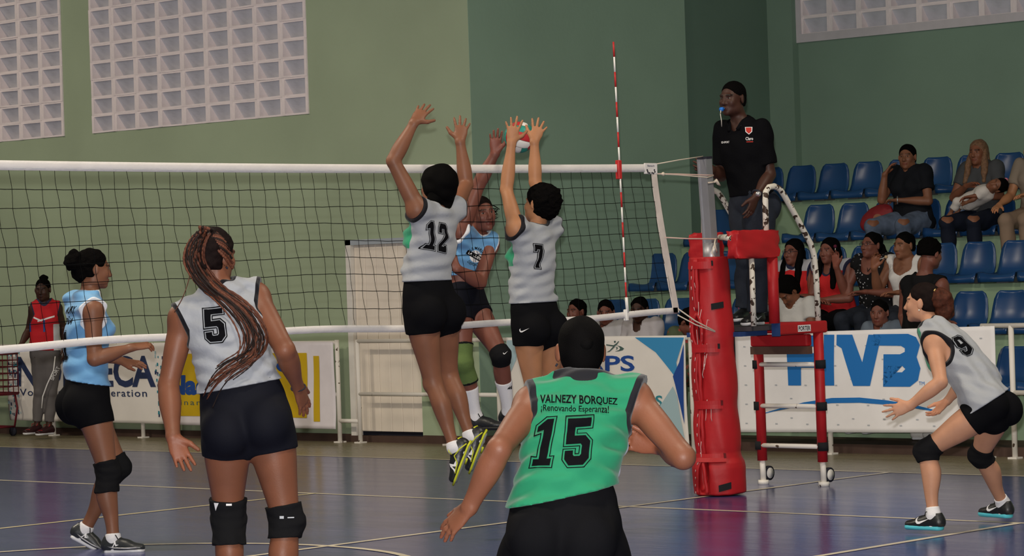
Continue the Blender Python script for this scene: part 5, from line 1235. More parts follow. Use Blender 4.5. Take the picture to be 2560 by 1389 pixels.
# sky blue player at the left, seen from the side
Z = 16.6
pb = person('player in sky blue jersey standing side on behind the net', Z, dict(pel=(219, 1003, 0), neck=(222, 742, .02), head=(234, 672, .02), waist=(214, 905, 0), shR=(232, 775, 'n'), shL=(192, 757, 'f'), elR=(236, 897, 'n.5'), wrR=(330, 868, 'f.6'), tipR=(372, 862, 'f.3'),
    elL=(222, 880, 'f.4'), wrL=(305, 902, 'n.3'), tipL=(366, 912, 'n.3'), hipR=(230, 1006, 'n'), hipL=(208, 1000, 'f'), knR=(270, 1180, 'n.2'), anR=(283, 1346, 'n.2'), knL=(297, 1165, 'f'), anL=(213, 1322, 'f'), toeR=(372, 1384, -.03), toeL=(256, 1380, .0)),
    SK_F, cv(.88, -.02, .42), cv(.02, 1, 0), sc=1.02, hands=dict(R=dict(palm=cv(.1, -.9, .5), curl=.75, spread=.06, thumb=.4), L=dict(palm=cv(.1, -.9, .3), curl=.22, spread=.16, thumb=.5)), bw=1.03, limb=1.05, feet=dict(L=cv(.48, .87, 0)), glute=1.12)
jbl = jersey(pb, M_BJ, grow=.013, hemcut=hemline(162, 948, 275, 964, Z-.05), amp=0.0114, wl=.085, seed=51, dirs=[(0, 0, 1), cv(.2, 1, 0), cv(-.2, 1, 0)], hem=-.02, flare=.012, h=.0065, trim=.010)
shorts(pb, M_SH, frac=.30, grow=.010)
bv = bvh_of(jbl); k_ = Z/FPX
decal('lettering', fit(text_bm('MAURY', bold=.02), -.10, .10, .0, .045), bv, back_frame(pb, .83), nrm(pb.sC), pb.upC, M_NUM, jbl); decal('lettering', fit(text_bm('PEÑA', bold=.02), -.075, .075, -.065, -.015), bv, back_frame(pb, .83), nrm(pb.sC), pb.upC, M_NUM, jbl)
number('1', .17, bv, back_frame(pb, .52), nrm(pb.sC), pb.upC, jbl, M_NUM, M_OUT, gap=.005, ow=.003)
kneepad(pb, 'R', M_PAD, lo=.30, up=.84, grow=.012, amp=.004); kneepad(pb, 'L', M_PAD, lo=.20, up=.86, grow=.010)
M_SHS = mat('shoe_black_silver', (.03, .033, .035), .35, .5, metal=.2, bump=.1, bscale=40)
for s in 'LR':
    o, q = shoe(pb, s, M_SHS, M_SOLEW, M_LACE, sock=M_SOCK, sock_h=.028)
    MB().tube([q(.03, .05, .036), q(.08, .035, .040), q(.15, .032, .046), q(.22, .035, .042)], .005, 6).build('silver_flash', M_ALU, o)
    decal('maker_mark', runbird(.045), bvh_of(o), q(.07, .04, .2), -pb.foot[s][1] if False else pb.foot[s][1], pb.foot[s][2], M_WHT, o, mx=.012)
hair(pb, M_HAIRM, .006, amp=.003, freq=130, nape=-.05, face=(0, .10, -.05, .076, .064, .105)); hair_piece(pb, 'hair_bun', [Ball(pb.hpt(0, -.135, .04), (.05, .052, .048)), Ball(pb.hpt(.01, -.12, .08), .035), Ball(pb.hpt(0, -.095, .03), (.062, .06, .06), pb.hax), Ball(pb.hpt(0, -.085, -.02), (.058, .045, .06), pb.hax)], M_HAIRM, amp=.007, freq=150)

# number 9 crouching at the right
Z = 16.0
p9 = person('player crouching in grey number 9 jersey with reddish hair', Z, dict(pel=(2472, 1022, 0), neck=(2330, 822, .26), head=(2306, 757, .09), waist=(2438, 945, .10), shL=(2335, 860, 'n'), shR=(2372, 842, 'f'), elL=(2352, 955, 'n'), wrL=(2274, 1014, 'f.4'), tipL=(2205, 1036, 'f.2'),
    elR=(2412, 950, 'f'), wrR=(2367, 1003, 'f.2'), tipR=(2330, 1040, 'n.2'), hipL=(2455, 1030, 'n'), hipR=(2490, 1030, 'f'), knL=(2314, 1126, 'f.5'), anL=(2334, 1288, 'n.4'), knR=(2450, 1136, 'f.6'), anR=(2508, 1258, 'f.7'), toeL=(2262, 1330, .12), toeR=(2462, 1302, .12)),
    SK_D, cv(-.88, .03, .42), cv(-.12, 1, .05), sc=.98, hands=dict(L=dict(palm=cv(-.35, -.25, .9), curl=.10, spread=.30, thumb=.8), R=dict(palm=cv(-.7, -.1, -.3), curl=.45, spread=.2)), bw=1.0, limb=1.0, glute=1.05)
j9 = jersey(p9, M_GJ, grow=.022, hemcut=(at(2462, 1010, Z), cv(.52, -.82, -.1)), amp=0.0114, wl=.085, seed=61, dirs=[cv(.7, .6, 0), cv(.8, .3, 0), cv(.5, .8, 0)], hem=.04, flare=.02, h=.0065, side_panel=lambda p, v: np.minimum((v-(p.waist+(p.j['neck']-p.waist)*.5))@p.fC-.03, (v-(p.waist+(p.j['neck']-p.waist)*.45))@p.upC))
shorts(p9, M_SH, frac=.20, grow=.010)
bv = bvh_of(j9); number('9', .13, bv, surf(bv, 2407, 862), p9.sC, p9.upC, j9, M_NUM, M_OUT, gap=.004, ow=.004, wf=.72)
kneepad(p9, 'L', M_PAD, lo=.17, up=.80, grow=.010); kneepad(p9, 'R', M_PAD, lo=.16, up=.80, grow=.010)
for s in 'LR':
    o, q = shoe(p9, s, M_SHOEK, M_SOLEC, M_LACE, sock=M_SOCK, sock_h=.05, sole_h=.028)
    decal('swoosh_mark', swoosh(.095), bvh_of(o), q(.17, .036, -.2), -p9.foot[s][1], p9.foot[s][2], M_WHT, o, mx=.012)
hair(p9, M_HAIRD, .007, amp=.002, freq=110, nape=-.05, face=(0, .104, -.05, .078, .066, .108)); hair_piece(p9, 'hair_bun', [Ball(p9.hpt(0, -.12, .02), (.068, .066, .068), p9.hax), Ball(p9.hpt(0, -.14, -.04), (.058, .058, .062), p9.hax), Ball(p9.hpt(0, -.09, .03), (.065, .06, .06), p9.hax)], M_HAIRR, amp=.005, freq=120)
MB().tube([p9.hpt(0.03, -.08, .085), p9.hpt(-.02, -.085, .09), p9.hpt(-.055, -.088, .075)], .005, 6).build('hair_tie', mat('gold', (.6, .4, .15), .3, metal=.8), p9.o)
MB().tube([p9.hpt(-.081, -.006, -.038), p9.hpt(-.084, -.006, -.045)], .005, 8).build('earring', mat('pearl', (.75, .7, .6), .2), p9.o)
# ---------------------------------------------------------------- referee, bench player, spectators
M_POLO = mat('polo_black', (.004, .004, .005), .85, .04, attr=[('trim', (.012, .012, .014))], bump=.2, bscale=50); M_JEAN = mat('jeans_dark', (.018, .022, .032), .8, .15, var=.2, vscale=14, bump=.15, bscale=90)
M_JEANB = mat('jeans_blue', (.10, .13, .19), .8, .15, var=.45, vscale=9, bump=.15, bscale=90); M_JEANL = mat('jeans_pale', (.30, .36, .42), .8, .15, var=.15, vscale=9)
Z = 19.4
pr = person('referee in black polo shirt standing on the stand with a blue whistle', Z, dict(pel=(1881, 512, 0), neck=(1853, 308, 0), head=(1831, 247, -.03), waist=(1872, 440, 0), shR=(1808, 330, 'f'), shL=(1905, 328, 'n'), elR=(1803, 438, 'f.5'), wrR=(1778, 424, 'n.6'), tipR=(1749, 406, 'n.5'),
    elL=(1924, 436, 'n.3'), wrL=(1890, 492, 'n.8'), tipL=(1866, 552, 'n.3'), hipR=(1862, 512, 'f'), hipL=(1898, 514, 'n'), knR=(1868, 648, 'n.2'), anR=(1864, 772, 'f.2'), knL=(1896, 655, 'n.2'), anL=(1893, 782, 'f.2'), toeR=(1846, 788, -.10), toeL=(1868, 800, -.12)),
    SK_E, cv(-.66, -.02, -.74), cv(.0, 1, 0), sc=.98, male=True, hands=dict(R=dict(palm=cv(-.2, .1, .95), curl=.75, spread=.1, thumb=.4), L=dict(palm=cv(-.6, .2, .6), curl=.3, spread=.12)), bw=1.0, h=.0062)
jr = jersey(pr, M_POLO, grow=.022, hemcut=hemline(1825, 492, 1925, 486, Z-.05), amp=.006, seed=71, hem=.02, sleeve=.23, sl_grow=.014, h=.007, neck=.004, neckdrop=.015, trim=.0)
nk_ = pr.j['neck']; cl_ = MB()
for sg in (-1, 1): cl_.tube(cr(np.array([nk_-pr.fC*.055+pr.upC*.045, nk_+pr.sC*sg*.062+pr.upC*.035-pr.fC*.01, nk_+pr.sC*sg*.055+pr.fC*.06+pr.upC*.005, nk_+pr.sC*sg*.035+pr.fC*.105-pr.upC*.045]), 14), [.012]*8+[.014]*6, 8)
cl_.build('collar', M_POLO, pr.o)
trousers(pr, M_JEAN, to=.97, grow=.020, loose=.02, h=.008)
M_SHOEP = mat('shoe_black_pink', (.014, .014, .016), .5, attr=None)
for s in 'LR':
    o, q = shoe(pr, s, M_SHOEK, M_SOLEW, mat('lace_pink', (.5, .08, .12), .7), length=.28)
    decal('swoosh_mark', swoosh(.08), bvh_of(o), q(.16, .036, -.2 if s == 'L' else .2), -pr.foot[s][1] if s == 'L' else pr.foot[s][1], pr.foot[s][2], M_GREY, o, mx=.012)
hair(pr, M_HAIRM, .004, amp=.0006, freq=200, nape=-.05, face=(0, .118, -.034, .078, .080, .122), h=.0045)
bv = bvh_of(jr); k_ = Z/FPX
decal('shirt_collar_inset', poly_bm([ccw([(x*k_, y*k_) for x, y in [(-14, 8), (-10, -2), (2, -9), (16, 4), (8, 5), (-2, 1), (-8, 4)]])]), bv, (at(1836, 319, Z)-FW*.4), RT, UP, M_WHT, jr, lift=.006, mx=.02)
decal('crest_print', poly_bm([ccw([(x*k_, y*k_) for x, y in [(-9, 9), (9, 9), (8, -3), (0, -10), (-8, -3)]])]), bv, (at(1868, 329, Z)-FW*.4), RT, UP, M_WHT, jr, mx=.015)
decal('crest_print', poly_bm([ccw([(x*k_, y*k_) for x, y in [(-7, 7.5), (7, 7.5), (6.3, -2), (0, -8), (-6.3, -2)]])]), bv, (at(1868, 329, Z)-FW*.4), RT, UP, mat('print_red', (.45, .03, .02), .6), jr, lift=.0035, mx=.015)
decal('lettering', fit(text_bm('Claro', bold=.015), -9*k_, 9*k_, -4*k_, 4*k_), bv, (at(1869, 349, Z)-FW*.4), RT, UP, M_WHT, jr, mx=.015)
decal('lettering', fit(text_bm('SD-SPORT', bold=.02), -9*k_, 9*k_, -2.6*k_, 2.6*k_), bv, (at(1813, 356, Z)-FW*.4), RT, UP, M_WHT, jr, mx=.015)
decal('print', poly_bm([[(-8*k_, 0), (8*k_, 0), (8*k_, 2*k_), (-8*k_, 2*k_)]]), bv, (at(1870, 358, Z)-FW*.4), RT, UP, mat('print_red', (.45, .03, .02)), jr, mx=.015)
M_STEEL = mat('watch_steel', (.5, .5, .5), .3, metal=.8); w_ = pr.j['wrL']; fd_ = nrm(pr.j['wrL']-pr.j['elL']); s_ = nrm(np.cross(fd_, FW)); t_ = np.cross(s_, fd_)
MB().tube([w_-fd_*.03+.036*(s_*math.cos(a)+t_*math.sin(a)*.9) for a in np.linspace(0, 2*math.pi, 25)], .008, 8, cap=False).build('watch_strap', M_DARK, pr.o); MB().tube([w_-fd_*.03-FW*.034, w_-fd_*.03-FW*.046], .019, 14).build('watch_case', M_STEEL, pr.o)
wh = empty('whistle', tuple(pr.hpt(0, .115, -.07)), 'bright blue whistle in the referee\'s mouth', 'whistle'); M_WHB = mat('whistle_blue', (.02, .17, .62), .35)
a_ = pr.hpt(0, .092, -.069); local(MB().tube([a_, pr.hpt(0, .112, -.071)], [.007, .008], 8).build('mouthpiece', M_WHB), wh); local(MB().tube([pr.hpt(-.01, .12, -.073), pr.hpt(.012, .12, -.073)], .0145, 14).build('barrel', M_WHB), wh)
local(MB().tube([pr.hpt(0, .13, -.078), pr.hpt(0, .135, -.11), pr.hpt(.0, .125, -.15), pr.hpt(.01, .11, -.19)], .003, 6).build('lanyard', M_CHIP), wh)

# bench player in red at the far left
M_REDJ = mat('jersey_red', (.48, .018, .025), .75, .12, attr=[('panel', (.55, .55, .58)), ('trim', (.03, .03, .06))], bump=.15, bscale=50); M_TRK = mat('track_grey', (.115, .105, .105), .8, .1, var=.1)
Z = 29.05
pq = person('bench player in red jersey and grey tracksuit trousers by the ball cart', Z, dict(pel=(113, 893, 0), neck=(110, 755, 0), head=(107, 724, -.02), shR=(86, 772, 'n.2'), shL=(142, 770, 'f.2'), elR=(72, 826, 'f.4'), wrR=(52, 862, 'n.8'), tipR=(30, 868, 'n.4'), elL=(158, 820, 'f.6'), wrL=(162, 868, 'n'), tipL=(158, 905, 'n.4'),
    hipR=(102, 893, 0), hipL=(128, 893, 0), knR=(100, 980, 0), anR=(92, 1064, 0), knL=(128, 980, 0), anL=(122, 1066, 0), toeR=(66, 1086, -.12), toeL=(98, 1086, -.12)), SK_E, cv(-.12, -.05, -1), sc=.98, h=.0085, bw=.95, hands=dict(R=dict(palm=cv(0, -1, 0), curl=.5), L=dict(palm=cv(-1, 0, 0), curl=.4)))
jq = jersey(pq, M_REDJ, grow=.018, hemcut=hemline(75, 875, 160, 875, Z), amp=.006, seed=81, hem=.0, h=.0095, trim=.014, side_panel=lambda p, v: np.minimum((v-p.waist)@p.sC*-1-.085, .14-(v-p.waist)@p.upC)); trousers(pq, M_TRK, to=.86, grow=.008, loose=.012, h=.0095)
bv = bvh_of(jq); decal('numeral', [fit(text_bm('11', sp=1.6), -.085, .085, -.07, .07)], bv, (at(97, 812, Z)-FW*.4), RT, UP, mat('print_royal', (.02, .07, .28)), jq)
for (a_, b_) in (((78, 790), (110, 803)), ((100, 804), (140, 792))): decal('white_stripe', poly_bm([ccw([tuple(np.array([(q[0]-105), (800-q[1])])*Z/FPX) for q in (a_, b_, (b_[0], b_[1]-4), (a_[0], a_[1]-4))])]), bv, (at(105, 800, Z)-FW*.4), RT, UP, M_WHT, jq)
for s in 'LR':
    o, q = shoe(pq, s, mat('shoe_red_black', (.03, .010, .012), .4), M_SOLEW, mat('lace_red', (.4, .02, .03), .6), h=.0085)
    MB().tube([q(.20, .05, -.03), q(.22, .052, 0), q(.20, .05, .03)], .008, 6).build('toe_flash', mat('lace_red', (.4, .02, .03)), o)
tq = [c for c in pq.o.children if c.name.startswith('trousers')][0]; decal('lettering', fit(text_bm('SPORT', bold=.01), 0, .15, 0, .035), bvh_of(tq), (at(136, 950, Z)-FW*.4), cv(.45, .9, 0), cv(-.9, .45, 0), M_WHT, tq)
MB().tube([at(138, 890, Z-.10), at(134, 925, Z-.115), at(118, 960, Z-.12), at(107, 990, Z-.11), at(104, 1020, Z-.10)], .006, 6).build('side_stripe', M_WHT, tq)
hair(pq, M_HAIRM, .006, amp=.001, freq=150, nape=-.03, h=.008); hair_piece(pq, 'hair_bun', [Ball(pq.hpt(0, -.05, .125), (.045, .045, .035), pq.hax)], M_HAIRM, h=.008)

# spectators
def seated(label, row, pxx, pyh, sk, yaw=0., lean=.06, arms=None, headf=None, sc=1., male=False, knees=.10, hoff=(0, 0, 0), h=.0085, dx=.0, dz=0., bw=1., legs=(0, 0), Xo=.20, feetup=(0, 0), tuck=0.):
    X = RX[row]+Xo+dx; lip = LIP[row]; q0 = onX(pxx, pyh, X-lean*.7); Y = q0[1]
    f = V(-math.cos(yaw), -math.sin(yaw), 0); r = np.cross(f, V(0, 0, 1)); u = V(0, 0, 1)
    pel = V(X, Y, lip+.105*sc+dz); up_ = nrm(u+f*lean*1.6); neck = pel+up_*.50*sc; head = neck+u*.115*sc**.5+f*.035+r*hoff[0]+f*hoff[1]+u*hoff[2]
    pos = dict(pel=pel, neck=neck, head=head)
    for s, q in (('R', 1), ('L', -1)):
        i = 0 if s == 'R' else 1
        pos['hip'+s] = pel+r*q*.09*sc; pos['sh'+s] = neck-up_*.035*sc+r*q*.165*sc*(1.08 if male else 1)
        kn = pos['hip'+s]+f*(.415-tuck)*sc+r*q*(knees-.09)*sc-u*.02*sc+u*legs[i]*.5; pos['kn'+s] = kn
        base = (LIP[row-1]-.045) if row > 0 else .075
        an = V(kn[0], kn[1], max(base+.088*sc, kn[2]-.43*sc)+feetup[i])+f*(-.02+tuck*.3)+r*q*.0; pos['an'+s] = an; pos['toe'+s] = an+f*.15-u*.05
        el, wr, tip = (arms or {}).get(s, ((.05, .06, -.27), (-.12, .24, .02), (-.08, .14, -.03)))
        def loc(b, t): return b+(r*q*t[0]+f*t[1]+u*t[2])*sc
        pos['el'+s] = loc(pos['sh'+s], el); pos['wr'+s] = loc(pos['el'+s], wr); pos['tip'+s] = loc(pos['wr'+s], tip)
    return person(label, 0, dict(pos3d=pos), sk, headf if headf is not None else nrm(f+cv(-.2, 0, 0)), u+f*.05, sc=sc, male=male, h=h, bw=bw,
                  hands=dict(R=dict(palm=nrm(f*.2-u), curl=.5, spread=.1), L=dict(palm=nrm(f*.2-u), curl=.5, spread=.1)))
def tee(p, c, name, sleeve=.0, hem=.05, m=None, **k):
    m = m or mat('cloth_'+name, c, .8, .1, bump=.2, bscale=50); kk = dict(grow=.018, amp=.007, seed=len(name)*7, h=.0105, trim=0., flare=.004); kk.update(k); return jersey(p, m, hem=hem, sleeve=sleeve, **kk)
LOOK = cv(-.70, .0, -.72)
def longhair(p, m, length=.34, w_=.085, front=False, sides=True):
    hair(p, m, .009, amp=.002, freq=90, nape=-.09, h=.0075, earcut=False, face=(0, .118, -.04, .070, .082, .13))
    L = [Loft(p.hpt(0, -.06, .0), p.hpt(0, -.085, -length), [w_, w_*1.12, w_*.9], [.045, .045, .03], side=p.hax[0])]
    if sides:
        for q in (1, -1): L.append(Loft(p.hpt(q*.07, -.01, .02), p.hpt(q*.098, .085 if front else -.03, -length*.85), [.022, .036, .022], [.03, .035, .02], side=p.hax[0]))
    hair_piece(p, 'long_hair', L, m, amp=.005, freq=70, h=.0085)
def sneakers(p, m, sm=None, lace=None, sides='LR'):
    for s in sides: shoe(p, s, m, sm or M_SOLEW, lace, h=.009)
ARMS_LAP = None
# second row, from the referee's stand to the right
s7_ = seated('spectator in grey sleeved shirt half hidden by the stand upright', 1, 1925, 668, SK_B, headf=LOOK); tee(s7_, (.35, .36, .40), 'greytop', .10); trousers(s7_, M_JEAN, h=.011); hair(s7_, M_HAIR, .007, h=.009); sneakers(s7_, M_SHOEK)
M_RW = mat('team_red', (.50, .02, .022), .75, .12, attr=[('panel', (.42, .42, .46)), ('trim', (.02, .022, .05))], bump=.2, bscale=50)
yoke_p = lambda p, v: (v-p.j['neck'])@p.upC+.045+.25*np.maximum(0, .07-np.abs((v-p.j['neck'])@p.sC))*-1
s1 = seated('spectator with glasses and long black hair in red jersey', 1, 1992, 664, SK_B, headf=LOOK, lean=.08); tee(s1, None, 'r', .0, m=M_RW, side_panel=yoke_p, trim=.013, cap=.03); trousers(s1, M_SH, h=.011); longhair(s1, M_HAIR, .38, front=True); sneakers(s1, M_SHOEK)
def glasses(p, m=None):
    m = m or M_DARK; mb = MB()
    for q in (1, -1):
        mb.tube([p.hpt(q*.031+.021*math.cos(a), .100, .003+.015*math.sin(a)) for a in np.linspace(0, 2*math.pi, 17)], .0017, 5, cap=False); mb.tube([p.hpt(q*.052, .098, .006), p.hpt(q*.079, .0, .006)], .002, 5)
    mb.tube([p.hpt(-.010, .101, .004), p.hpt(.010, .101, .004)], .002, 5); mb.build('spectacles', m, p.o)
glasses(s1)
s2 = seated('spectator with long black hair in red v-neck jersey with arms crossed on her lap', 1, 2082, 664, SK_B, headf=LOOK, lean=.10, arms=dict(R=((.04, .05, -.27), (-.20, .17, -.02), (-.14, .05, 0)), L=((.05, .07, -.27), (-.20, .16, -.01), (-.12, .03, -.02)))); tee(s2, None, 'r', .0, m=M_RW, side_panel=yoke_p, trim=.015, neckdrop=.05, cap=.03); trousers(s2, M_SH, to=.05, h=.011); longhair(s2, M_HAIR, .38, front=True); sneakers(s2, M_SHOEK)
M_DOT = mat('cloth_black_flecked', (.010, .010, .011), .8, .1); nt = M_DOT.node_tree; vo = nt.nodes.new('ShaderNodeTexVoronoi'); vo.inputs['Scale'].default_value = 32; tcn = nt.nodes.new('ShaderNodeTexCoord'); nt.links.new(tcn.outputs['Object'], vo.inputs['Vector'])
gt = nt.nodes.new('ShaderNodeMath'); gt.operation = 'LESS_THAN'; gt.inputs[1].default_value = .24; nt.links.new(vo.outputs['Distance'], gt.inputs[0]); mxn = nt.nodes.new('ShaderNodeMix'); mxn.data_type = 'RGBA'; nt.links.new(gt.outputs[0], mxn.inputs[0]); mxn.inputs[6].default_value = (.010, .010, .011, 1); mxn.inputs[7].default_value = (.4, .4, .42, 1); nt.links.new(mxn.outputs[2], nt.nodes['Principled BSDF'].inputs['Base Color'])
s3 = seated('woman with glasses in black flecked top holding up a lollipop', 1, 2186, 642, SK_B, headf=cv(-.75, .1, -.6), lean=.05, dz=.03, arms=dict(R=((.09, .10, -.25), (.00, .12, .23), (-.01, .02, .15)), L=((.06, .05, -.27), (-.15, .22, .02), (-.1, .12, 0)))); tee(s3, None, 'dot', .07, m=M_DOT, neckdrop=.06, neck=.04); trousers(s3, M_JEAN, h=.011); hair(s3, M_HAIR, .007, nape=-.04, h=.0085); hair_piece(s3, 'pony_tail', [Loft(s3.hpt(-.03, -.11, .0), s3.hpt(-.06, -.10, -.15), [.03, .045, .03])], M_HAIR, h=.009); glasses(s3); sneakers(s3, M_SHOEK)
MB().tube([s3.j['neck']+s3.sC*.075+s3.upC*.01, s3.j['neck']+s3.fC*.115-s3.upC*.10, s3.j['neck']-s3.sC*.075+s3.upC*.01], .005, 6).build('necklace', mat('beads_dark', (.05, .03, .03), .5), s3.o)
def lolly(label, p, hand, col, d):
    b = (p.j['wr'+hand]+p.j['tip'+hand])/2; l = empty('lollipop', tuple(b), label, 'lollipop'); e = b+nrm(d)*.10
    local(MB().tube([b, e], .003, 6).build('stick', M_WHP), l); bb = MB(); bb.grid(lambda u, v: e+.016*V(math.sin(v*math.pi)*math.cos(u*6.283), math.sin(v*math.pi)*math.sin(u*6.283), math.cos(v*math.pi)), 12, 8, closed_u=True); local(bb.build('candy', mat('candy_'+col[0], col[1], .25)), l)
lolly('dark red lollipop held up by the woman in the flecked top', s3, 'R', ('red', (.10, .01, .03)), V(0, 0, 1))
s4 = seated('woman in white strapped top with a lollipop at her mouth', 1, 2268, 640, SK_F, headf=cv(-.80, -.02, -.6), lean=.08, dz=.02, arms=dict(R=((.07, .12, -.24), (-.06, .13, .21), (-.04, .02, .12)), L=((.06, .05, -.27), (-.15, .22, .02), (-.1, .12, 0)))); tee(s4, (.62, .60, .58), 'whitetop', .0, cap=-.02, neckdrop=.05, neck=.045); trousers(s4, M_JEAN, h=.011); hair(s4, M_HAIR, .007, nape=-.05, h=.0085); sneakers(s4, M_SHOEK)
lolly('white lollipop stick at the mouth of the woman in white straps', s4, 'R', ('pale', (.5, .35, .2)), s4.hpt(0, .10, -.068)-(s4.j['wrR']+s4.j['tipR'])/2)
# front row
s5 = seated('child in grey blue t-shirt in the front row below the flecked top', 0, 2204, 768, SK_B, headf=cv(-.45, -.05, -.9), sc=.86, lean=.08); tee(s5, (.13, .16, .20), 'slate', .14); trousers(s5, M_JEANL, h=.011); hair(s5, M_HAIR, .007, nape=-.06, h=.0085); sneakers(s5, mat('shoe_white', (.6, .58, .55), .6))
s6 = seated('spectator bending forward in white shirt with dark back panel', 0, 1985, 745, SK_A, headf=cv(-.5, -.75, -.3), lean=.30, dz=.19, sc=.98, hoff=(0, .04, -.02)); tee(s6, (.50, .49, .47), 'bent', .12, m=mat('cloth_white_dark_panel', (.50, .49, .47), .8, .1, attr=[('panel', (.03, .03, .034))], bump=.2, bscale=50), side_panel=lambda p, v: np.minimum(-((v-p.waist)@p.fC), .09-np.abs((v-p.waist)@p.sC+.02))); trousers(s6, M_JEAN, h=.011); hair(s6, M_HAIRM, .022, nape=-.08, h=.0085); sneakers(s6, M_SHOEK)
f1 = seated('spectator with dark hair showing just above the net tape', 0, 1448, 790, SK_B, headf=LOOK, sc=.95); tee(f1, (.10, .10, .12), 'navytee', .12); trousers(f1, M_JEAN, h=.011); hair(f1, M_HAIRM, .007, nape=-.06, h=.0085)
f2 = seated('spectator in pale shirt below the net tape beside the antenna', 0, 1522, 806, SK_B, headf=cv(-.2, -.1, -1), sc=.93); tee(f2, (.45, .44, .46), 'palea', .12); trousers(f2, M_JEAN, h=.011); hair(f2, M_HAIRM, .007, nape=-.05, h=.0085)
f3 = seated('spectator in pale shirt with round black hair behind the net tape', 0, 1606, 792, SK_E, headf=cv(-.4, -.1, -.9), sc=.96); tee(f3, (.46, .43, .45), 'paleb', .12, neckdrop=.05); trousers(f3, M_JEAN, h=.011); hair(f3, M_HAIRM, .007, nape=-.06, h=.0085)
M_FLO = mat('cloth_floral', (.075, .095, .05), .8, .1); nt = M_FLO.node_tree; vo = nt.nodes.new('ShaderNodeTexVoronoi'); vo.inputs['Scale'].default_value = 14; tcn = nt.nodes.new('ShaderNodeTexCoord'); nt.links.new(tcn.outputs['Object'], vo.inputs['Vector'])
gt = nt.nodes.new('ShaderNodeMath'); gt.operation = 'LESS_THAN'; gt.inputs[1].default_value = .30; nt.links.new(vo.outputs['Distance'], gt.inputs[0]); mxn = nt.nodes.new('ShaderNodeMix'); mxn.data_type = 'RGBA'; nt.links.new(gt.outputs[0], mxn.inputs[0]); mxn.inputs[6].default_value = (.085, .105, .06, 1); mxn.inputs[7].default_value = (.35, .06, .05, 1); nt.links.new(mxn.outputs[2], nt.nodes['Principled BSDF'].inputs['Base Color'])
f4 = seated('spectator in green floral clothes bending down behind the net corner', 0, 1690, 850, SK_B, headf=cv(.5, -.7, -.4), lean=.42, yaw=.5, sc=.95, hoff=(0, .05, -.03)); tee(f4, None, 'flo', .16, m=M_FLO); trousers(f4, M_FLO, h=.011); hair(f4, M_HAIRM, .014, h=.0085)
# man leaning on the railing
X = 4.98; q = lambda x, y, dx=0: onX(x, y, X+dx)
pm = person('man in black vest leaning on the railing and looking away', 0, dict(pos3d=dict(pel=q(2290, 905, .05), neck=q(2312, 690), head=q(2326, 634, .02), shL=q(2268, 712, .06), shR=q(2352, 712, -.06), elR=q(2372, 765, .02), wrR=q(2352, 802, -.16), tipR=q(2400, 806, -.22), elL=q(2258, 790, .1), wrL=q(2280, 850, -.05), tipL=q(2290, 890, -.1),
    hipL=q(2272, 905, .08), hipR=q(2308, 905, .02), knL=V(5.06, q(2272, 905)[1], .50), anL=V(5.08, q(2272, 905)[1], .165), knR=V(5.02, q(2308, 905)[1], .50), anR=V(5.05, q(2308, 905)[1], .165), toeL=V(5.08, q(2272, 905)[1]-.16, .12), toeR=V(5.05, q(2308, 905)[1]-.16, .12))), SK_B, cv(.75, -.1, .55), cv(0, 1, 0), sc=.95, male=True, h=.0085, hands=dict(R=dict(palm=V(0, 0, -1), curl=.25), L=dict(palm=V(1, 0, 0), curl=.4)))
tee(pm, (.008, .008, .009), 'vest', .0, cap=-.01, neck=.03); trousers(pm, M_JEANL, h=.011); hair(pm, M_HAIRM, .016, amp=.005, freq=180, nape=-.02, h=.0085); sneakers(pm, mat('shoe_white', (.6, .58, .55), .6))
# fourth row
s8 = seated('woman in black t-shirt and ripped jeans with a hand at her chin', 3, 2274, 392, SK_F, headf=cv(-.45, .02, -.9), bw=1.14, lean=.03, knees=.17, arms=dict(R=((.06, .15, -.24), (-.06, .02, .24), (-.06, -.06, .11)), L=((.07, .06, -.27), (-.24, .15, .02), (-.14, -.02, 0))), h=.008); tee(s8, (.008, .009, .012), 'blacktee', .17, hem=.06); tj = trousers(s8, M_JEANB, h=.010, loose=.015)
hair(s8, M_HAIRM, .008, nape=-.05, h=.008, amp=.001, face=(0, .118, -.055, .074, .074, .11)); sneakers(s8, M_SHOEK)
def rip(p, s, m):
    tr = [c for c in p.o.children if c.name.startswith('trousers')][0]; b_ = bvh_of(tr); k = p.j['kn'+s]
    decal('ripped_knee', poly_bm([[(.055*math.cos(a), .028*math.sin(a)*(1+.3*math.sin(3*a))) for a in np.linspace(0, 2*math.pi, 15)[:-1]]]), b_, k-FW*.2+UP*.03, RT, UP, m, tr, lift=.003)
SKN = mat('skin_showing', (.20, .083, .045), .5); rip(s8, 'R', SKN); rip(s8, 'L', SKN)
MB().tube([s8.j['wrL']+.034*(V(0, 0, 1)*math.cos(a)+nrm(np.cross(V(0, 0, 1), s8.j['wrL']-s8.j['elL']))*math.sin(a)) for a in np.linspace(0, 6.2832, 20)], .006, 6, cap=False).build('wristwatch', M_STEEL, s8.o)
M_HB = mat('hair_honey', (.16, .085, .045), .55, .3, var=.4, vscale=50, bump=.5, bscale=150)
s9 = seated('woman with long honey coloured hair in grey t-shirt cradling a baby', 3, 2452, 394, SK_A, headf=cv(-.62, .0, -.78), lean=.05, knees=.14, arms=dict(R=((.06, .12, -.25), (-.22, .12, .10), (-.14, .02, .03)), L=((.09, .10, -.25), (-.12, .22, .0), (-.16, .06, -.02))), h=.008); tee(s9, (.055, .058, .062), 'charcoal', .16, hem=.05); trousers(s9, mat('jeans_navy', (.010, .013, .024), .8, .1), h=.010); longhair(s9, M_HB, .32, .08, True); rip(s9, 'R', SKN); rip(s9, 'L', SKN); sneakers(s9, mat('shoe_pink_grey', (.35, .10, .14), .6), lace=M_WHP)
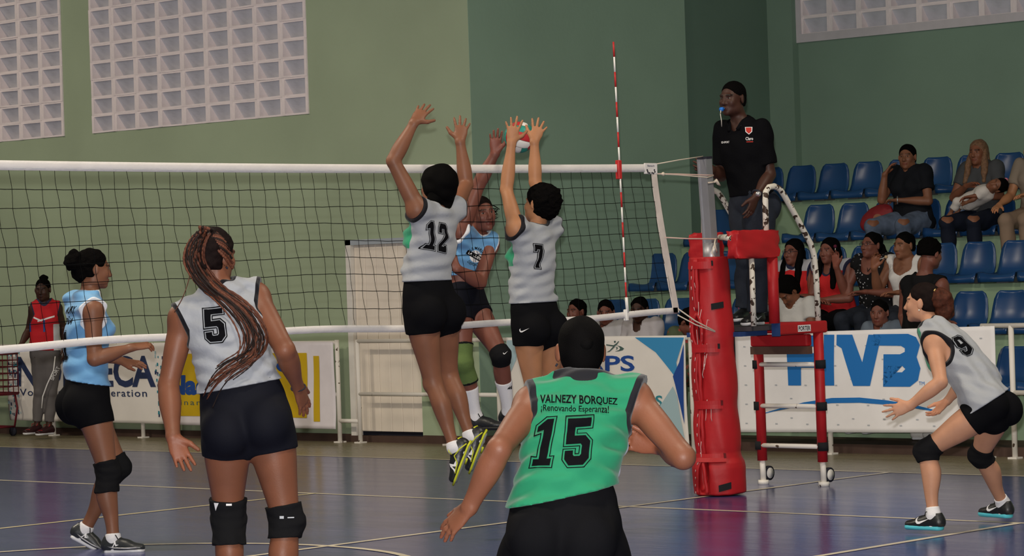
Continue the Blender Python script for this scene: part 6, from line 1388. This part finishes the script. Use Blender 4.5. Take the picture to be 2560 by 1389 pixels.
# baby lying across her lap
c = (s9.j['knL']+s9.j['pel'])/2+V(0, 0, .17); d_ = nrm(V(-.1, -1, .25)); bp = c+V(-.02, .05, .02); hb_ = bp+d_*.27+V(0, 0, .05)
pbaby = person('baby in white clothes lying asleep across the lap of the woman in grey', 0, dict(pos3d=dict(pel=bp-d_*.02, neck=bp+d_*.20+V(0, 0, .02), head=hb_+d_*.03, shL=bp+d_*.18+V(-.075, 0, .03), shR=bp+d_*.18+V(.075, 0, .03), elL=bp+d_*.10+V(-.12, 0, -.02), wrL=bp+d_*.02+V(-.14, 0, -.03), tipL=bp-d_*.03+V(-.14, 0, -.03), elR=bp+d_*.08+V(.10, 0, .03), wrR=bp+V(.08, 0, .05), tipR=bp-d_*.05+V(.08, 0, .05),
    hipL=bp+V(-.045, 0, 0), hipR=bp+V(.045, 0, 0), knL=bp-d_*.13+V(-.07, 0, .02), anL=bp-d_*.22+V(-.07, 0, -.06), knR=bp-d_*.13+V(.06, 0, .03), anR=bp-d_*.22+V(.05, 0, -.04), toeL=bp-d_*.26+V(-.08, 0, -.03), toeR=bp-d_*.26+V(.05, 0, -.02))), SK_F, cv(-.5, .2, -.8), d_, sc=.48, h=.0075, eyes=False)
jersey(pbaby, mat('baby_white', (.58, .54, .50), .8, .1, bump=.2), grow=.018, hem=.02, amp=.005, seed=3, h=.008, trim=0, sleeve=.07, sl_grow=.012); trousers(pbaby, mat('baby_white', (.58, .54, .50)), to=.6, h=.008); hair(pbaby, M_HAIRM, .014, nape=-.06, h=.0075); MB().tube([pbaby.hpt(.05, -.04, .10), pbaby.hpt(.07, -.05, .105)], .018, 8).build('pink_bow', mat('bow_pink', (.6, .2, .28), .6), pbaby.o)
s10 = seated('spectator in khaki clothes cut off by the right edge', 3, 2590, 400, SK_C, headf=LOOK, arms=dict(R=((.05, .1, -.26), (-.02, .22, -.08), (-.02, .14, -.05)), L=((.05, .06, -.27), (-.12, .24, .02), (-.08, .14, -.03)))); tee(s10, (.22, .18, .14), 'khaki', .18); trousers(s10, mat('khaki_trousers', (.24, .17, .12), .8, .1), h=.011); hair(s10, M_HAIR, .007, h=.009); sneakers(s10, M_SHOEK)
# red round bag on a fourth-row seat
bc_ = onX(2192, 545, RX[3]+.16); axb = (nrm(V(0, -.92, .40)), nrm(V(-1, -.15, .2)), None); axb = (axb[0], axb[1], nrm(np.cross(axb[0], axb[1])))
bag = link('handbag', surface([Ball(bc_, (.20, .055, .115), axb, k=.01)], .009, warp=lambda q_: fold(q_, .004, 3, .1), name='handbag'), mat('bag_red', (.22, .012, .018), .5, .3, var=.15, vscale=9)); tag(bag, 'red oval bag lying on a seat beside the woman in black', 'bag')
bm = poly_bm([[(.038*math.cos(a), .038*math.sin(a)) for a in np.linspace(0, 6.2832, 21)[:-1]]]); decal('round_patch', bm, bvh_of(bag), bc_-FW*.2, RT, UP, mat('patch_tan', (.28, .12, .07), .6), bag)
MB().tube(cr(np.array([bc_+axb[0]*.17+axb[2]*.05, bc_+axb[0]*.22+axb[2]*.13, bc_+axb[0]*.08+axb[2]*.19, bc_+axb[0]*-.02+axb[2]*.12]), 16), .006, 6).build('strap', mat('bag_red', (.22, .012, .018)), bag)
